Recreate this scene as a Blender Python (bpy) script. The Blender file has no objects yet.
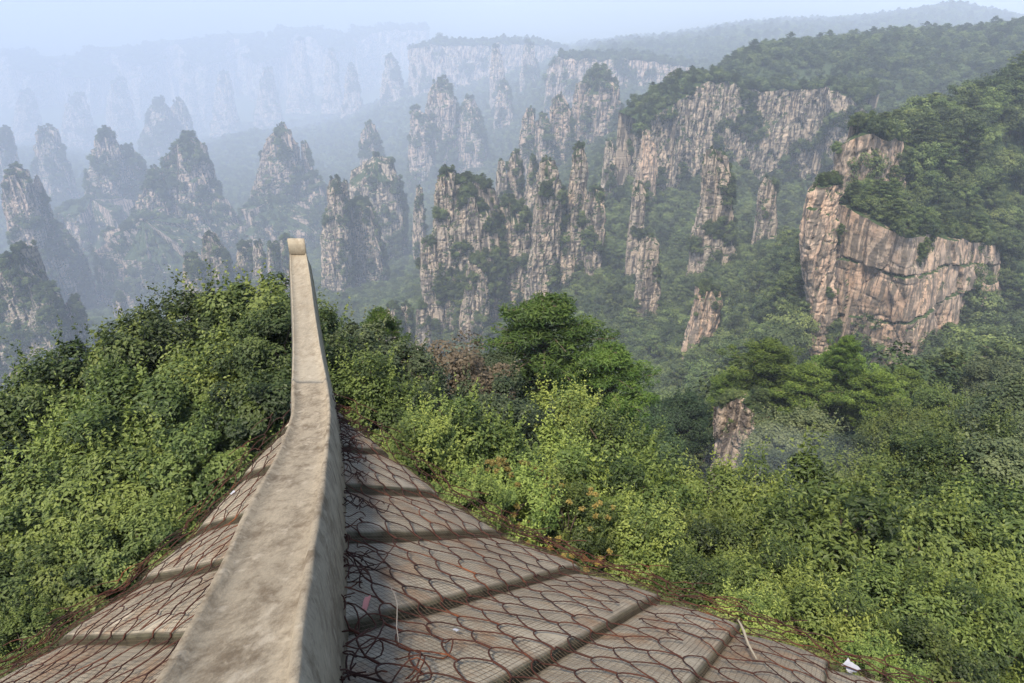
import bpy, math, random
import numpy as np
from mathutils import Vector, noise as mn

# ------------------------------------------------------------------ camera, sky, sun, exposure
S = bpy.context.scene
COL = S.collection
FPX, PITCH = 683.0, math.radians(28.0)
cam = bpy.data.cameras.new('camera')
cam.lens, cam.sensor_width = 24.0 * FPX / 682.67, 36.0
cam.clip_start, cam.clip_end = 0.05, 40000.0
cam_o = bpy.data.objects.new('camera', cam)
COL.objects.link(cam_o)
cam_o.location = (0, 0, 0)
cam_o.rotation_euler = (math.pi / 2 - PITCH, 0, 0)
S.camera = cam_o

SUN = Vector((-0.22, -0.40, 0.87)).normalized()
SUN_EL = math.asin(SUN.z)
W = bpy.data.worlds.new('World')
S.world = W
W.use_nodes = True
wn = W.node_tree.nodes
sky = wn.new('ShaderNodeTexSky')
sky.sky_type = 'NISHITA'
sky.sun_disc = False
sky.sun_elevation = SUN_EL
sky.sun_rotation = math.atan2(SUN.x, SUN.y)
sky.air_density, sky.dust_density = 1.0, 2.0
W.node_tree.links.new(sky.outputs[0], wn['Background'].inputs[0])
wn['Background'].inputs[1].default_value = 0.15
sl = bpy.data.lights.new('sun', 'SUN')
sl.energy, sl.angle, sl.color = 3.8, math.radians(7.0), (1.0, 0.91, 0.77)
so = bpy.data.objects.new('sun', sl)
COL.objects.link(so)
so.rotation_euler = (-SUN).to_track_quat('-Z', 'Y').to_euler()
S.view_settings.view_transform = 'Standard'
S.view_settings.look = 'None'
S.view_settings.exposure = 0.65
S.view_settings.gamma = 1.0
S.view_settings.use_curve_mapping = False
S.render.engine = 'CYCLES'
S.cycles.use_denoising = True
S.cycles.max_bounces = 6
S.cycles.diffuse_bounces = 3
S.cycles.glossy_bounces = 1
S.cycles.transmission_bounces = 3
S.cycles.volume_bounces = 2
S.cycles.transparent_max_bounces = 4
S.cycles.caustics_reflective = S.cycles.caustics_refractive = False
HAZE_DENSITY = 0.00022
HAZE_COLOR = (0.71, 0.82, 1.0)

# ------------------------------------------------------------------ helpers
CP, SP = math.cos(PITCH), math.sin(PITCH)

def ray(px, py):
    """slopes X/Y and Z/Y of the line of sight through a pixel of the photograph"""
    u = (341.5 - py) / FPX
    dy = CP + u * SP
    return (px - 512) / FPX / dy, (-SP + u * CP) / dy

def at(px, py, Y):
    a, t = ray(px, py)
    return Vector((a * Y, Y, t * Y))

def atD(px, py, D):
    u = (341.5 - py) / FPX
    return Vector(((px - 512) / FPX * D, (CP + u * SP) * D, (-SP + u * CP) * D))

def npmesh(name, verts, faces, mats=(), smooth=False, mat_index=None, attrs=None):
    """faces: list of lists, or an int array (n,3|4)"""
    me = bpy.data.meshes.new(name)
    verts = np.asarray(verts, dtype=np.float32).reshape(-1, 3)
    if isinstance(faces, np.ndarray):
        n, k = faces.shape
        loops = faces.astype(np.int32).ravel()
        tot = np.full(n, k, np.int32)
    else:
        n = len(faces)
        tot = np.array([len(f) for f in faces], np.int32)
        loops = np.array([i for f in faces for i in f], np.int32)
    start = np.zeros(n, np.int32)
    if n > 1:
        start[1:] = np.cumsum(tot)[:-1]
    me.vertices.add(len(verts))
    me.vertices.foreach_set('co', verts.ravel())
    me.loops.add(len(loops))
    me.loops.foreach_set('vertex_index', loops)
    me.polygons.add(n)
    me.polygons.foreach_set('loop_start', start)
    me.polygons.foreach_set('loop_total', tot)
    if mat_index is not None:
        me.polygons.foreach_set('material_index', np.asarray(mat_index, np.int32))
    me.polygons.foreach_set('use_smooth', np.full(n, bool(smooth)))
    for m in mats:
        me.materials.append(m)
    me.update(calc_edges=True)
    for k_, v_ in (attrs or {}).items():
        at_ = me.attributes.new(k_, 'FLOAT', 'POINT')
        at_.data.foreach_set('value', np.asarray(v_, np.float32))
    return me

def link(name, me, parent=None, loc=None):
    o = bpy.data.objects.new(name, me)
    COL.objects.link(o)
    if parent is not None:
        o.parent = parent
    if loc is not None:
        o.location = loc
    return o

def tag(o, label=None, cat=None, group=None, kind=None):
    if label: o['label'] = label
    if cat: o['category'] = cat
    if group: o['group'] = group
    if kind: o['kind'] = kind
    return o

def empty(name, loc=(0, 0, 0)):
    o = bpy.data.objects.new(name, None)
    COL.objects.link(o)
    o.location = loc
    o.empty_display_size = 0.3
    return o

def grid_faces(nr, nc, wrap=False):
    r = np.arange(nr - 1)[:, None]
    c = np.arange(nc if wrap else nc - 1)[None, :]
    c2 = (c + 1) % nc
    a, b = r * nc + c, r * nc + c2
    d, e = (r + 1) * nc + c, (r + 1) * nc + c2
    return np.stack([a, b, e, d], -1).reshape(-1, 4)

class Tubes:
    """many thin tubes gathered into one mesh"""
    def __init__(s):
        s.v, s.f, s.n = [], [], 0
    def add(s, pts, rad, sides=5, closed_ends=True):
        P = np.asarray([tuple(p) for p in pts], float)
        k = len(P)
        R = np.asarray(rad, float) if np.ndim(rad) else np.full(k, float(rad))
        T = np.gradient(P, axis=0) if k > 2 else np.repeat((P[1] - P[0])[None], 2, 0)
        T /= np.linalg.norm(T, axis=1)[:, None] + 1e-9
        up = np.where(np.abs(T[:, 2:3]) > .9, np.array([[1., 0, 0]]), np.array([[0, 0, 1.]]))
        A = np.cross(T, up); A /= np.linalg.norm(A, axis=1)[:, None] + 1e-9
        B = np.cross(T, A)
        th = np.arange(sides) * 2 * math.pi / sides
        V = P[:, None] + R[:, None, None] * (A[:, None] * np.cos(th)[None, :, None] + B[:, None] * np.sin(th)[None, :, None])
        s.v.append(V.reshape(-1, 3))
        s.f.append(grid_faces(k, sides, True) + s.n)
        s.n += k * sides
    def mesh(s, name, mats, smooth=True):
        return npmesh(name, np.concatenate(s.v), np.concatenate(s.f), mats, smooth)

def fbm(p, o=4):
    return mn.fractal(p, 1.0, 2.0, o)

# ------------------------------------------------------------------ materials
def new_mat(name):
    m = bpy.data.materials.new(name)
    m.use_nodes = True
    nt = m.node_tree
    b = nt.nodes['Principled BSDF']
    b.inputs['Specular IOR Level'].default_value = 0.25
    return m, nt, b

def nd(nt, t, **k):
    n = nt.nodes.new(t)
    for a, v in k.items():
        if a.startswith('i_'):
            n.inputs[int(a[2:])].default_value = v
        else:
            setattr(n, a, v)
    return n

def mapped(nt, scale, coord='Object'):
    tc = nd(nt, 'ShaderNodeTexCoord')
    mp = nd(nt, 'ShaderNodeMapping')
    mp.inputs['Scale'].default_value = scale
    nt.links.new(tc.outputs[coord], mp.inputs[0])
    return mp.outputs[0]

def noise_node(nt, vec, scale, detail=5, rough=.55, dist=0):
    n = nd(nt, 'ShaderNodeTexNoise')
    n.inputs['Scale'].default_value = scale
    n.inputs['Detail'].default_value = detail
    n.inputs['Roughness'].default_value = rough
    n.inputs['Distortion'].default_value = dist
    nt.links.new(vec, n.inputs['Vector'])
    return n.outputs['Fac']

def ramp(nt, fac, stops, interp='LINEAR'):
    r = nd(nt, 'ShaderNodeValToRGB')
    r.color_ramp.interpolation = interp
    e = r.color_ramp.elements
    while len(e) < len(stops):
        e.new(.5)
    for el, (p, c) in zip(e, stops):
        el.position = p
        el.color = (*c, 1) if len(c) == 3 else c
    nt.links.new(fac, r.inputs[0])
    return r.outputs[0]

def mixc(nt, fac, a, b, mode='MIX'):
    m = nd(nt, 'ShaderNodeMix', data_type='RGBA', blend_type=mode)
    for sock, v in ((m.inputs[0], fac), (m.inputs[6], a), (m.inputs[7], b)):
        if hasattr(v, 'links') or hasattr(v, 'is_linked'):
            nt.links.new(v, sock)
        else:
            sock.default_value = v if not isinstance(v, tuple) else (*v, 1)[:4]
    return m.outputs[2]

def mathn(nt, op, a, b=0.0, clamp=False):
    m = nd(nt, 'ShaderNodeMath', operation=op, use_clamp=clamp)
    for sock, v in ((m.inputs[0], a), (m.inputs[1], b)):
        if hasattr(v, 'is_linked'):
            nt.links.new(v, sock)
        else:
            sock.default_value = v
    return m.outputs[0]

def bump(nt, b, height, strength, dist):
    bm_ = nd(nt, 'ShaderNodeBump')
    bm_.inputs['Strength'].default_value = strength
    bm_.inputs['Distance'].default_value = dist
    nt.links.new(height, bm_.inputs['Height'])
    nt.links.new(bm_.outputs[0], b.inputs['Normal'])

def leaf_mat(name, dark, mid, light, rough=.55, trans=.35):
    """dark = old leaf, light = young leaf; 'tint' is stored per leaf"""
    m, nt, b = new_mat(name)
    a = nd(nt, 'ShaderNodeAttribute', attribute_name='tint')
    oi = nd(nt, 'ShaderNodeObjectInfo')
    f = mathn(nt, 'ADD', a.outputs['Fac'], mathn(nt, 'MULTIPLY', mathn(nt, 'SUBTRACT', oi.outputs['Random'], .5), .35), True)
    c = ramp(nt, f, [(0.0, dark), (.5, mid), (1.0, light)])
    hs = nd(nt, 'ShaderNodeHueSaturation')
    nt.links.new(c, hs.inputs['Color'])
    r2 = mathn(nt, 'FRACT', mathn(nt, 'MULTIPLY', oi.outputs['Random'], 17.3))
    nt.links.new(mathn(nt, 'ADD', .488, mathn(nt, 'MULTIPLY', r2, .022)), hs.inputs['Hue'])
    nt.links.new(mathn(nt, 'ADD', .68, mathn(nt, 'MULTIPLY', oi.outputs['Random'], .64)), hs.inputs['Value'])
    nt.links.new(hs.outputs[0], b.inputs['Base Color'])
    b.inputs['Roughness'].default_value = rough
    b.inputs['Specular IOR Level'].default_value = .35
    tr = nd(nt, 'ShaderNodeBsdfTranslucent')
    tc = mixc(nt, 1.0, hs.outputs[0], (1.0, 1.0, .55), 'MULTIPLY')
    nt.links.new(tc, tr.inputs[0])
    mx = nd(nt, 'ShaderNodeMixShader', i_0=trans)
    nt.links.new(b.outputs[0], mx.inputs[1])
    nt.links.new(tr.outputs[0], mx.inputs[2])
    nt.links.new(mx.outputs[0], nt.nodes['Material Output'].inputs[0])
    return m

M_LEAF = leaf_mat('leaf_broad', (0.021, 0.036, 0.010), (0.060, 0.091, 0.023), (0.148, 0.185, 0.042), trans=.26)
M_LEAF_LIGHT = leaf_mat('leaf_light', (0.036, 0.058, 0.015), (0.104, 0.150, 0.034), (0.235, 0.285, 0.064), trans=.28)
M_LEAF_GREY = leaf_mat('leaf_grey', (0.023, 0.036, 0.017), (0.061, 0.083, 0.036), (0.137, 0.158, 0.068), trans=.26)
M_LEAF_DARK = leaf_mat('leaf_dark', (.02, .042, .018), (.05, .09, .035), (.10, .15, .055))
M_LEAF_BROWN = leaf_mat('leaf_brown', (.05, .038, .025), (.10, .078, .05), (.15, .12, .075))
M_BLOOM = leaf_mat('bloom_orange', (.16, .13, .035), (.25, .17, .045), (.32, .23, .07))
M_PINE = leaf_mat('needle_bright', (.030, .060, .012), (.095, .155, .024), (.21, .29, .045), trans=.25)
M_PINE_DEEP = leaf_mat('needle_deep', (.020, .042, .010), (.060, .108, .020), (.14, .20, .036), trans=.22)
M_FOREST = leaf_mat('leaf_forest', (.018, .036, .012), (.076, .110, .033), (.19, .23, .065), trans=.25)
M_FOREST_PINE = leaf_mat('needle_forest', (.022, .042, .014), (.066, .098, .028), (.145, .18, .05), trans=.2)

def bark_mat():
    m, nt, b = new_mat('bark')
    v = mapped(nt, (6, 6, 1.5))
    f = noise_node(nt, v, 3)
    nt.links.new(ramp(nt, f, [(.3, (.05, .035, .025)), (.7, (.16, .12, .09))]), b.inputs['Base Color'])
    b.inputs['Roughness'].default_value = .9
    bump(nt, b, f, .6, .02)
    return m
M_BARK = bark_mat()

def ground_mat():
    m, nt, b = new_mat('undergrowth_soil')
    v = mapped(nt, (1, 1, 1))
    f1 = noise_node(nt, v, .35, 8, .65)
    f2 = noise_node(nt, v, .02, 5)
    c1 = ramp(nt, f1, [(.3, (.018, .030, .012)), (.55, (.040, .066, .024)), (.8, (.075, .10, .035))])
    c2 = mixc(nt, mathn(nt, 'MULTIPLY', f2, .5), c1, (.05, .06, .03))
    nt.links.new(c2, b.inputs['Base Color'])
    b.inputs['Roughness'].default_value = .95
    bump(nt, b, f1, 1.0, 1.5)
    return m
M_GROUND = ground_mat()

def rock_mat(name, warm, grey, dark, k=1.0, moss=.5, streak=.5, bs=1.0, bedc=.6):
    """k: metres per feature; warm fresh faces, grey weathered faces, dark water streaks, moss on ledges and in patches"""
    m, nt, b = new_mat(name)
    vw = mapped(nt, (1, 1, 1))
    vv = mapped(nt, (1, 1, .13))
    vh = mapped(nt, (.22, .22, 1.6))
    f_big = noise_node(nt, vw, .045 / k, 4, .6)
    f_str = noise_node(nt, vv, .32 / k, 7, .68, .4)
    f_bed = noise_node(nt, vh, .16 / k, 6, .6, .3)
    f_fin = noise_node(nt, vw, .9 / k, 8, .7)
    c = ramp(nt, mathn(nt, 'ADD', mathn(nt, 'MULTIPLY', f_big, .65), mathn(nt, 'MULTIPLY', f_str, .35)), [(.38, grey), (.60, warm)])
    c = mixc(nt, ramp(nt, f_str, [(.50 - .10 * streak, (1, 1, 1)), (.53, (0, 0, 0))]), c, dark)
    c = mixc(nt, mathn(nt, 'MULTIPLY', ramp(nt, f_bed, [(.36, (1, 1, 1)), (.44, (0, 0, 0))]), bedc), c, tuple(x * .8 for x in dark))
    c = mixc(nt, .38, c, ramp(nt, f_fin, [(.25, (.45, .45, .45)), (.75, (1.5, 1.45, 1.4))]), 'MULTIPLY')
    ge = nd(nt, 'ShaderNodeNewGeometry')
    sx = nd(nt, 'ShaderNodeSeparateXYZ')
    nt.links.new(ge.outputs['Normal'], sx.inputs[0])
    f_m = noise_node(nt, vw, .11 / k, 7, .72)
    mm = mathn(nt, 'ADD', f_m, mathn(nt, 'MULTIPLY', sx.outputs[2], .35))
    lo = .74 - .2 * moss
    mask = ramp(nt, mm, [(lo, (0, 0, 0)), (lo + .05, (1, 1, 1))])
    green = ramp(nt, f_fin, [(.3, (.018, .032, .012)), (.7, (.06, .09, .03))])
    c = mixc(nt, mask, c, green)
    nt.links.new(c, b.inputs['Base Color'])
    b.inputs['Roughness'].default_value = .9
    h = mathn(nt, 'ADD', mathn(nt, 'MULTIPLY', f_str, 1.2), mathn(nt, 'ADD', mathn(nt, 'MULTIPLY', f_bed, bedc * 1.3), mathn(nt, 'MULTIPLY', f_fin, .5)))
    bump(nt, b, h, bs, 2.2 * k)
    return m
M_ROCK = rock_mat('sandstone_grey', (.54, .425, .32), (.43, .38, .315), (.13, .115, .10), 1.0, .62, .5)
M_ROCK_WARM = rock_mat('sandstone_pink', (.56, .385, .27), (.45, .365, .285), (.20, .165, .13), .62, .24, .25, .6, .4)
M_ROCK_FAR = rock_mat('sandstone_far', (.58, .43, .33), (.44, .38, .33), (.11, .105, .10), 1.8, .65, .6)
M_ROCK_SMALL = rock_mat('sandstone_outcrop', (.50, .38, .28), (.40, .35, .30), (.15, .12, .10), .22, .25, .4, .8)

def concrete_mat(name, base, stain, k=1.0, fleck=True):
    m, nt, b = new_mat(name)
    v = mapped(nt, (1, .42, .42))
    f0 = noise_node(nt, v, 1.6 / k, 4, .6)
    f1 = noise_node(nt, v, 13 / k, 8, .74)
    f2 = noise_node(nt, v, 110 / k, 4, .75)
    c = ramp(nt, f0, [(.3, tuple(x * .72 for x in base)), (.65, base)])
    f4 = noise_node(nt, v, 6.5 / k, 8, .8, .3)
    c = mixc(nt, mathn(nt, 'MULTIPLY', ramp(nt, f4, [(.50, (0, 0, 0)), (.66, (1, 1, 1))]), .8), c, tuple(x * .75 for x in stain))
    c = mixc(nt, ramp(nt, f1, [(.36, (1, 1, 1)), (.52, (0, 0, 0))]), c, stain)
    c = mixc(nt, .45, c, ramp(nt, f2, [(.25, (.5, .5, .5)), (.75, (1.35, 1.35, 1.35))]), 'MULTIPLY')
    if fleck:
        f3 = noise_node(nt, v, 24 / k, 5, .6)
        c = mixc(nt, mathn(nt, 'MULTIPLY', ramp(nt, f3, [(.58, (0, 0, 0)), (.68, (1, 1, 1))]), .5), c, (.44, .38, .29))
    nt.links.new(c, b.inputs['Base Color'])
    b.inputs['Roughness'].default_value = .9
    bump(nt, b, mathn(nt, 'ADD', mathn(nt, 'MULTIPLY', f1, .6), mathn(nt, 'MULTIPLY', f2, .9)), .45, .006 * k)
    return m
M_CONC = concrete_mat('weathered_concrete', (.335, .28, .20), (.145, .11, .072))
M_CONC_LIP = concrete_mat('concrete_lip', (.36, .31, .23), (.24, .195, .135))

def tile_mat():
    m, nt, b = new_mat('concrete_roof_tile')
    tc = nd(nt, 'ShaderNodeTexCoord')
    v = tc.outputs['Object']
    f0 = noise_node(nt, v, 1.7, 5, .65)
    f1 = noise_node(nt, v, 9, 7, .72)
    f2 = noise_node(nt, v, 70, 4, .7)
    c = ramp(nt, f0, [(.3, (.26, .225, .17)), (.65, (.42, .365, .275))])
    c = mixc(nt, mathn(nt, 'MULTIPLY', ramp(nt, f1, [(.36, (1, 1, 1)), (.55, (0, 0, 0))]), .7), c, (.24, .20, .15))
    fr = noise_node(nt, v, 2.6, 6, .7)
    c = mixc(nt, mathn(nt, 'MULTIPLY', ramp(nt, fr, [(.52, (0, 0, 0)), (.64, (1, 1, 1))]), .65), c, (.26, .135, .065))
    c = mixc(nt, .4, c, ramp(nt, f2, [(.25, (.55, .55, .55)), (.75, (1.3, 1.3, 1.3))]), 'MULTIPLY')
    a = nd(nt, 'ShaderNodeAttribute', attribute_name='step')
    c = mixc(nt, a.outputs['Fac'], c, ramp(nt, f1, [(.35, (.035, .031, .019)), (.65, (.09, .08, .048))]))  # step faces: mossy olive, set darker so the groove shade is painted in
    nt.links.new(c, b.inputs['Base Color'])
    b.inputs['Roughness'].default_value = .92
    bump(nt, b, mathn(nt, 'ADD', f1, mathn(nt, 'MULTIPLY', f2, .5)), .6, .01)
    return m
M_TILE = tile_mat()

def rust_mat():
    m, nt, b = new_mat('rusty_wire')
    v = mapped(nt, (1, 1, 1))
    f = noise_node(nt, v, 3.2, 5, .7)
    nt.links.new(ramp(nt, f, [(.38, (.035, .018, .015)), (.58, (.078, .029, .019)), (.74, (.25, .085, .032))]), b.inputs['Base Color'])
    b.inputs['Roughness'].default_value = .8
    b.inputs['Metallic'].default_value = .2
    return m
M_RUST = rust_mat()

def plain(name, c, rough=.6):
    m, nt, b = new_mat(name)
    v = mapped(nt, (1, 1, 1))
    f = noise_node(nt, v, 30, 4)
    nt.links.new(mixc(nt, f, tuple(x * .75 for x in c), c), b.inputs['Base Color'])
    b.inputs['Roughness'].default_value = rough
    return m
M_MESH = plain('fine_net_wire', (.15, .11, .075), .8)
M_PINK = plain('pink_scrap', (.75, .36, .33))
M_WHITE = plain('white_plastic', (.40, .41, .45), .35)
M_STICK = plain('pale_stick', (.50, .42, .30))
M_PLASTER = plain('pavilion_plaster', (.32, .27, .21), .9)

# ------------------------------------------------------------------ terrain
def far(Y):
    """the far valley lies deeper than it looks"""
    return float(np.interp(Y, [0, 820, 900, 950, 1100, 1300, 1600, 2400, 3500, 4200, 9000], [0, 820, 1230, 1420, 1800, 2200, 2800, 4600, 7800, 9200, 12600]))
def ctrl(px, py, Y):
    Y = far(Y) if Y > 0 else -Y
    a, t = ray(px, py)
    return (a, Y, t * Y - (7.0 if Y >= 100 else 0.0))
CTRL = [  # (X/Y, Y, z) under and round the pavilion and its knoll
    (-.9, 2, -9), (0, 2, -8), (.9, 2, -9), (-.85, 8, -11.5), (-.3, 8, -9.5), (.2, 8, -9), (.8, 8, -9.5),
    (-.95, 14, -15), (-.45, 16, -12.5), (-.2, 16, -12.5), (-.95, 22, -26), (-.4, 23, -19), (-.15, 23, -19),
    (-.9, 40, -60), (-.4, 45, -55), (-.1, 45, -40), (-.9, 110, -140), (-.4, 120, -140), (-.05, 100, -90),
    (0, 14, -12.5), (.3, 12, -12), (.7, 10, -11.5), (.85, 14, -14), (.05, 26, -18.5), (.2, 25, -20), (.25, 36, -34),
    (.5, 32, -29), (.8, 34, -30), (.46, 75, -54), (.62, 78, -54), (.52, 60, -48), (.8, 70, -54), (.3, 62, -62), (.1, 60, -60),
    (.5, 110, -90), (.7, 120, -92),
    (-.9, 300, -330), (-.4, 300, -320), (-.1, 300, -230),
]
for p in [
    (650, 470, 115), (690, 430, 170), (695, 388, 240), (700, 358, 298), (725, 322, 345), (745, 262, 450), (765, 228, 560), (775, 208, 690), (700, 190, 765), (760, 198, 780), (815, 202, 735), (850, 206, 690), (640, 180, 715),
    (600, 335, 380), (625, 280, 480), (645, 228, 620), (600, 215, 760), (560, 330, 420), (540, 320, 520),
    (1005, 360, 205), (960, 362, 160), (1010, 410, 105), (850, 392, 240), (906, 400, 228), (960, 362, 250), (1000, 345, 284), (1032, 335, 310), (930, 390, 232), (818, 378, 247), (870, 400, 215), (790, 335, 232), (785, 285, 330), (795, 240, 430),
    (925, 385, 222), (980, 362, 236), (1080, 345, 240),
    (870, 205, 275), (958, 222, 292), (900, 165, 318), (1005, 190, 345), (862, 138, 322), (900, 108, 352), (945, 102, 378), (1010, 82, 415), (1080, 66, 440), (850, 185, 296),
    (950, 215, 560), (1060, 200, 620), (850, 240, 480),
    (720, 84, -860), (850, 66, -880), (765, 52, -1000), (880, 34, -1150), (1040, 28, -1200), (1000, 95, 800), (850, 190, 720), (960, 150, 720),
    (800, 75, 1350), (1000, 70, 1500), (600, 62, 1620), (700, 40, 1800), (560, 75, 1700), (640, 95, 1380), (800, 30, 2000),
    (960, 3, 2400), (800, 20, 3000),
    (480, 345, 530), (400, 320, 600), (350, 335, 700), (280, 315, 810), (100, 350, 810), (15, 395, 700), (-60, 400, 700),
    (200, 310, 1000), (40, 300, 1150), (235, 196, 1500), (115, 208, 1550), (10, 205, 1600), (310, 192, 1450), (385, 215, 1200), (430, 260, 900),
    (320, 160, 2000), (250, 130, 2350), (380, 112, 2350), (150, 160, 2350), (20, 150, 2350), (300, 130, 2900), (100, 150, 2900),
    (470, 205, 1100), (500, 160, 1400), (560, 150, 1250), (530, 105, 1700), (470, 120, 1900), (470, 75, 2500), (430, 60, 3000),
    (0, 140, 3350), (200, 130, 3350), (400, 110, 3350), (0, 62, 3700), (200, 55, 3700), (400, 45, 3700), (600, 40, 3700), (900, 30, 4000),
    (-300, 50, 4200), (1300, 20, 3600), (-300, 200, 1600), (-300, 420, 560), (1350, 40, 900), (1350, 250, 300),
    (0, 16, 9000), (500, 14, 9000), (1000, 12, 9000), (-400, 16, 9000), (1400, 12, 9000),
]:
    CTRL.append(ctrl(*p))
CA = np.array(CTRL)
KA, T0 = 3.2, 0.0
def _feat(a, Y):
    return np.stack([np.asarray(a) * KA, np.log(np.asarray(Y)) * 1.25], -1)
_F = _feat(CA[:, 0], CA[:, 1])
_t = CA[:, 2] / CA[:, 1]
_n = len(_F)
_K = np.linalg.norm(_F[:, None] - _F[None], axis=-1)
_Pm = np.concatenate([np.ones((_n, 1)), _F], 1)
_A = np.zeros((_n + 3, _n + 3))
_A[:_n, :_n] = -_K + np.eye(_n) * .01
_A[:_n, _n:] = _Pm
_A[_n:, :_n] = _Pm.T
_w = np.linalg.solve(_A, np.concatenate([_t, np.zeros(3)]))
def terrain_z(X, Y):
    X, Y = np.asarray(X, float), np.maximum(np.asarray(Y, float), 2.0)
    a = np.clip(X / Y, -1.6, 1.6)
    f = _feat(a, Y).reshape(-1, 2)
    out = np.empty(len(f))
    for i in range(0, len(f), 20000):
        g = f[i:i + 20000]
        out[i:i + 20000] = -np.linalg.norm(g[:, None] - _F[None], axis=-1) @ _w[:_n] + np.concatenate([np.ones((len(g), 1)), g], 1) @ _w[_n:]
    return (out * Y.ravel()).reshape(Y.shape)

YS = np.exp(np.linspace(math.log(2.0), math.log(13000.0), 320))
AS = np.linspace(-1.45, 1.45, 230)
gY, gA = np.meshgrid(YS, AS, indexing='ij')
gX = gA * gY
gZ = terrain_z(gX, gY)
rough = np.zeros_like(gZ)
for i in range(gZ.shape[0]):
    y_ = YS[i]
    amp = min(.035 * y_, 22.0) if y_ > 30 else .02 * y_
    for j in range(gZ.shape[1]):
        x_ = gX[i, j]
        if y_ < 30:
            rough[i, j] = amp * mn.noise((x_ * .2, y_ * .2, 3))
        else:
            L = max(30.0, .14 * y_)
            rough[i, j] = amp * mn.fractal((x_ / L, y_ / L, 1.7), 1.0, 2.1, 4)
gZ = gZ + rough
# near rows behind the camera so that the ground carries on under the pavilion
YB = np.array([-60.0, -25.0, -8.0, 0.0])
ground_v = []
for yb in YB:
    zb = gZ[0].mean() - .02 * abs(yb)
    ground_v.append(np.stack([np.linspace(-90, 90, len(AS)) if yb < -1 else np.linspace(-14, 14, len(AS)), np.full(len(AS), yb), np.full(len(AS), zb)], -1))
ground_v.append(np.stack([gX, gY, gZ], -1).reshape(-1, 3))
GV = np.concatenate(ground_v)
me = npmesh('terrain', GV, grid_faces(len(YB) + len(YS), len(AS)), [M_GROUND], True)
tag(link('terrain', me), kind='structure')
LY = np.log(YS)
def ground_z(x, y):
    """height of the built terrain sheet (bilinear)"""
    fy = np.clip((np.log(max(y, 2.0)) - LY[0]) / (LY[1] - LY[0]), 0, len(YS) - 1.001)
    fa = np.clip((x / max(y, 2.0) - AS[0]) / (AS[1] - AS[0]), 0, len(AS) - 1.001)
    i, j = int(fy), int(fa)
    u, v = fy - i, fa - j
    return (gZ[i, j] * (1 - u) * (1 - v) + gZ[i + 1, j] * u * (1 - v) + gZ[i, j + 1] * (1 - u) * v + gZ[i + 1, j + 1] * u * v)

# ------------------------------------------------------------------ rock pillars and cliffs
VEG = []   # (x, y, z, size, kind) trees and tufts growing on rock, joined to the far forest below
rng = random.Random(7)

def rock_disp(p, L, amp, seed, bedk=1.0):
    """columns cut by vertical joints, split by horizontal beds"""
    q = Vector((p.x / L + seed * 3.1, p.y / L, p.z / (L * 5.5)))
    q2 = q + mn.noise_vector(q * .8) * .35
    d, pts = mn.voronoi(q2)
    cell = mn.noise(pts[0] * 7.13) * 1.2
    crack = max(0.0, 1 - (d[1] - d[0]) / .16)
    bedn = mn.noise(Vector((p.x / (L * 3.2), p.y / (L * 3.2), p.z / (L * .7) + seed)))
    bed = max(0.0, 1 - abs(bedn) / .12) * .35
    q3 = Vector((p.x, p.y, p.z * .6)) / (L * .33)
    big = mn.noise(Vector((p.x, p.y, p.z * .5)) / (L * 2.6) + Vector((seed, 0, 0)))
    return amp * (cell * .95 - crack * .8 - bed * bedk + big * 1.1 + mn.fractal(q3, 1.0, 2.0, 3) * .42)

def add_veg(P, nrm, size, kind, seed):
    VEG.append((P.x, P.y, P.z - size * .25, size, kind))

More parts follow.
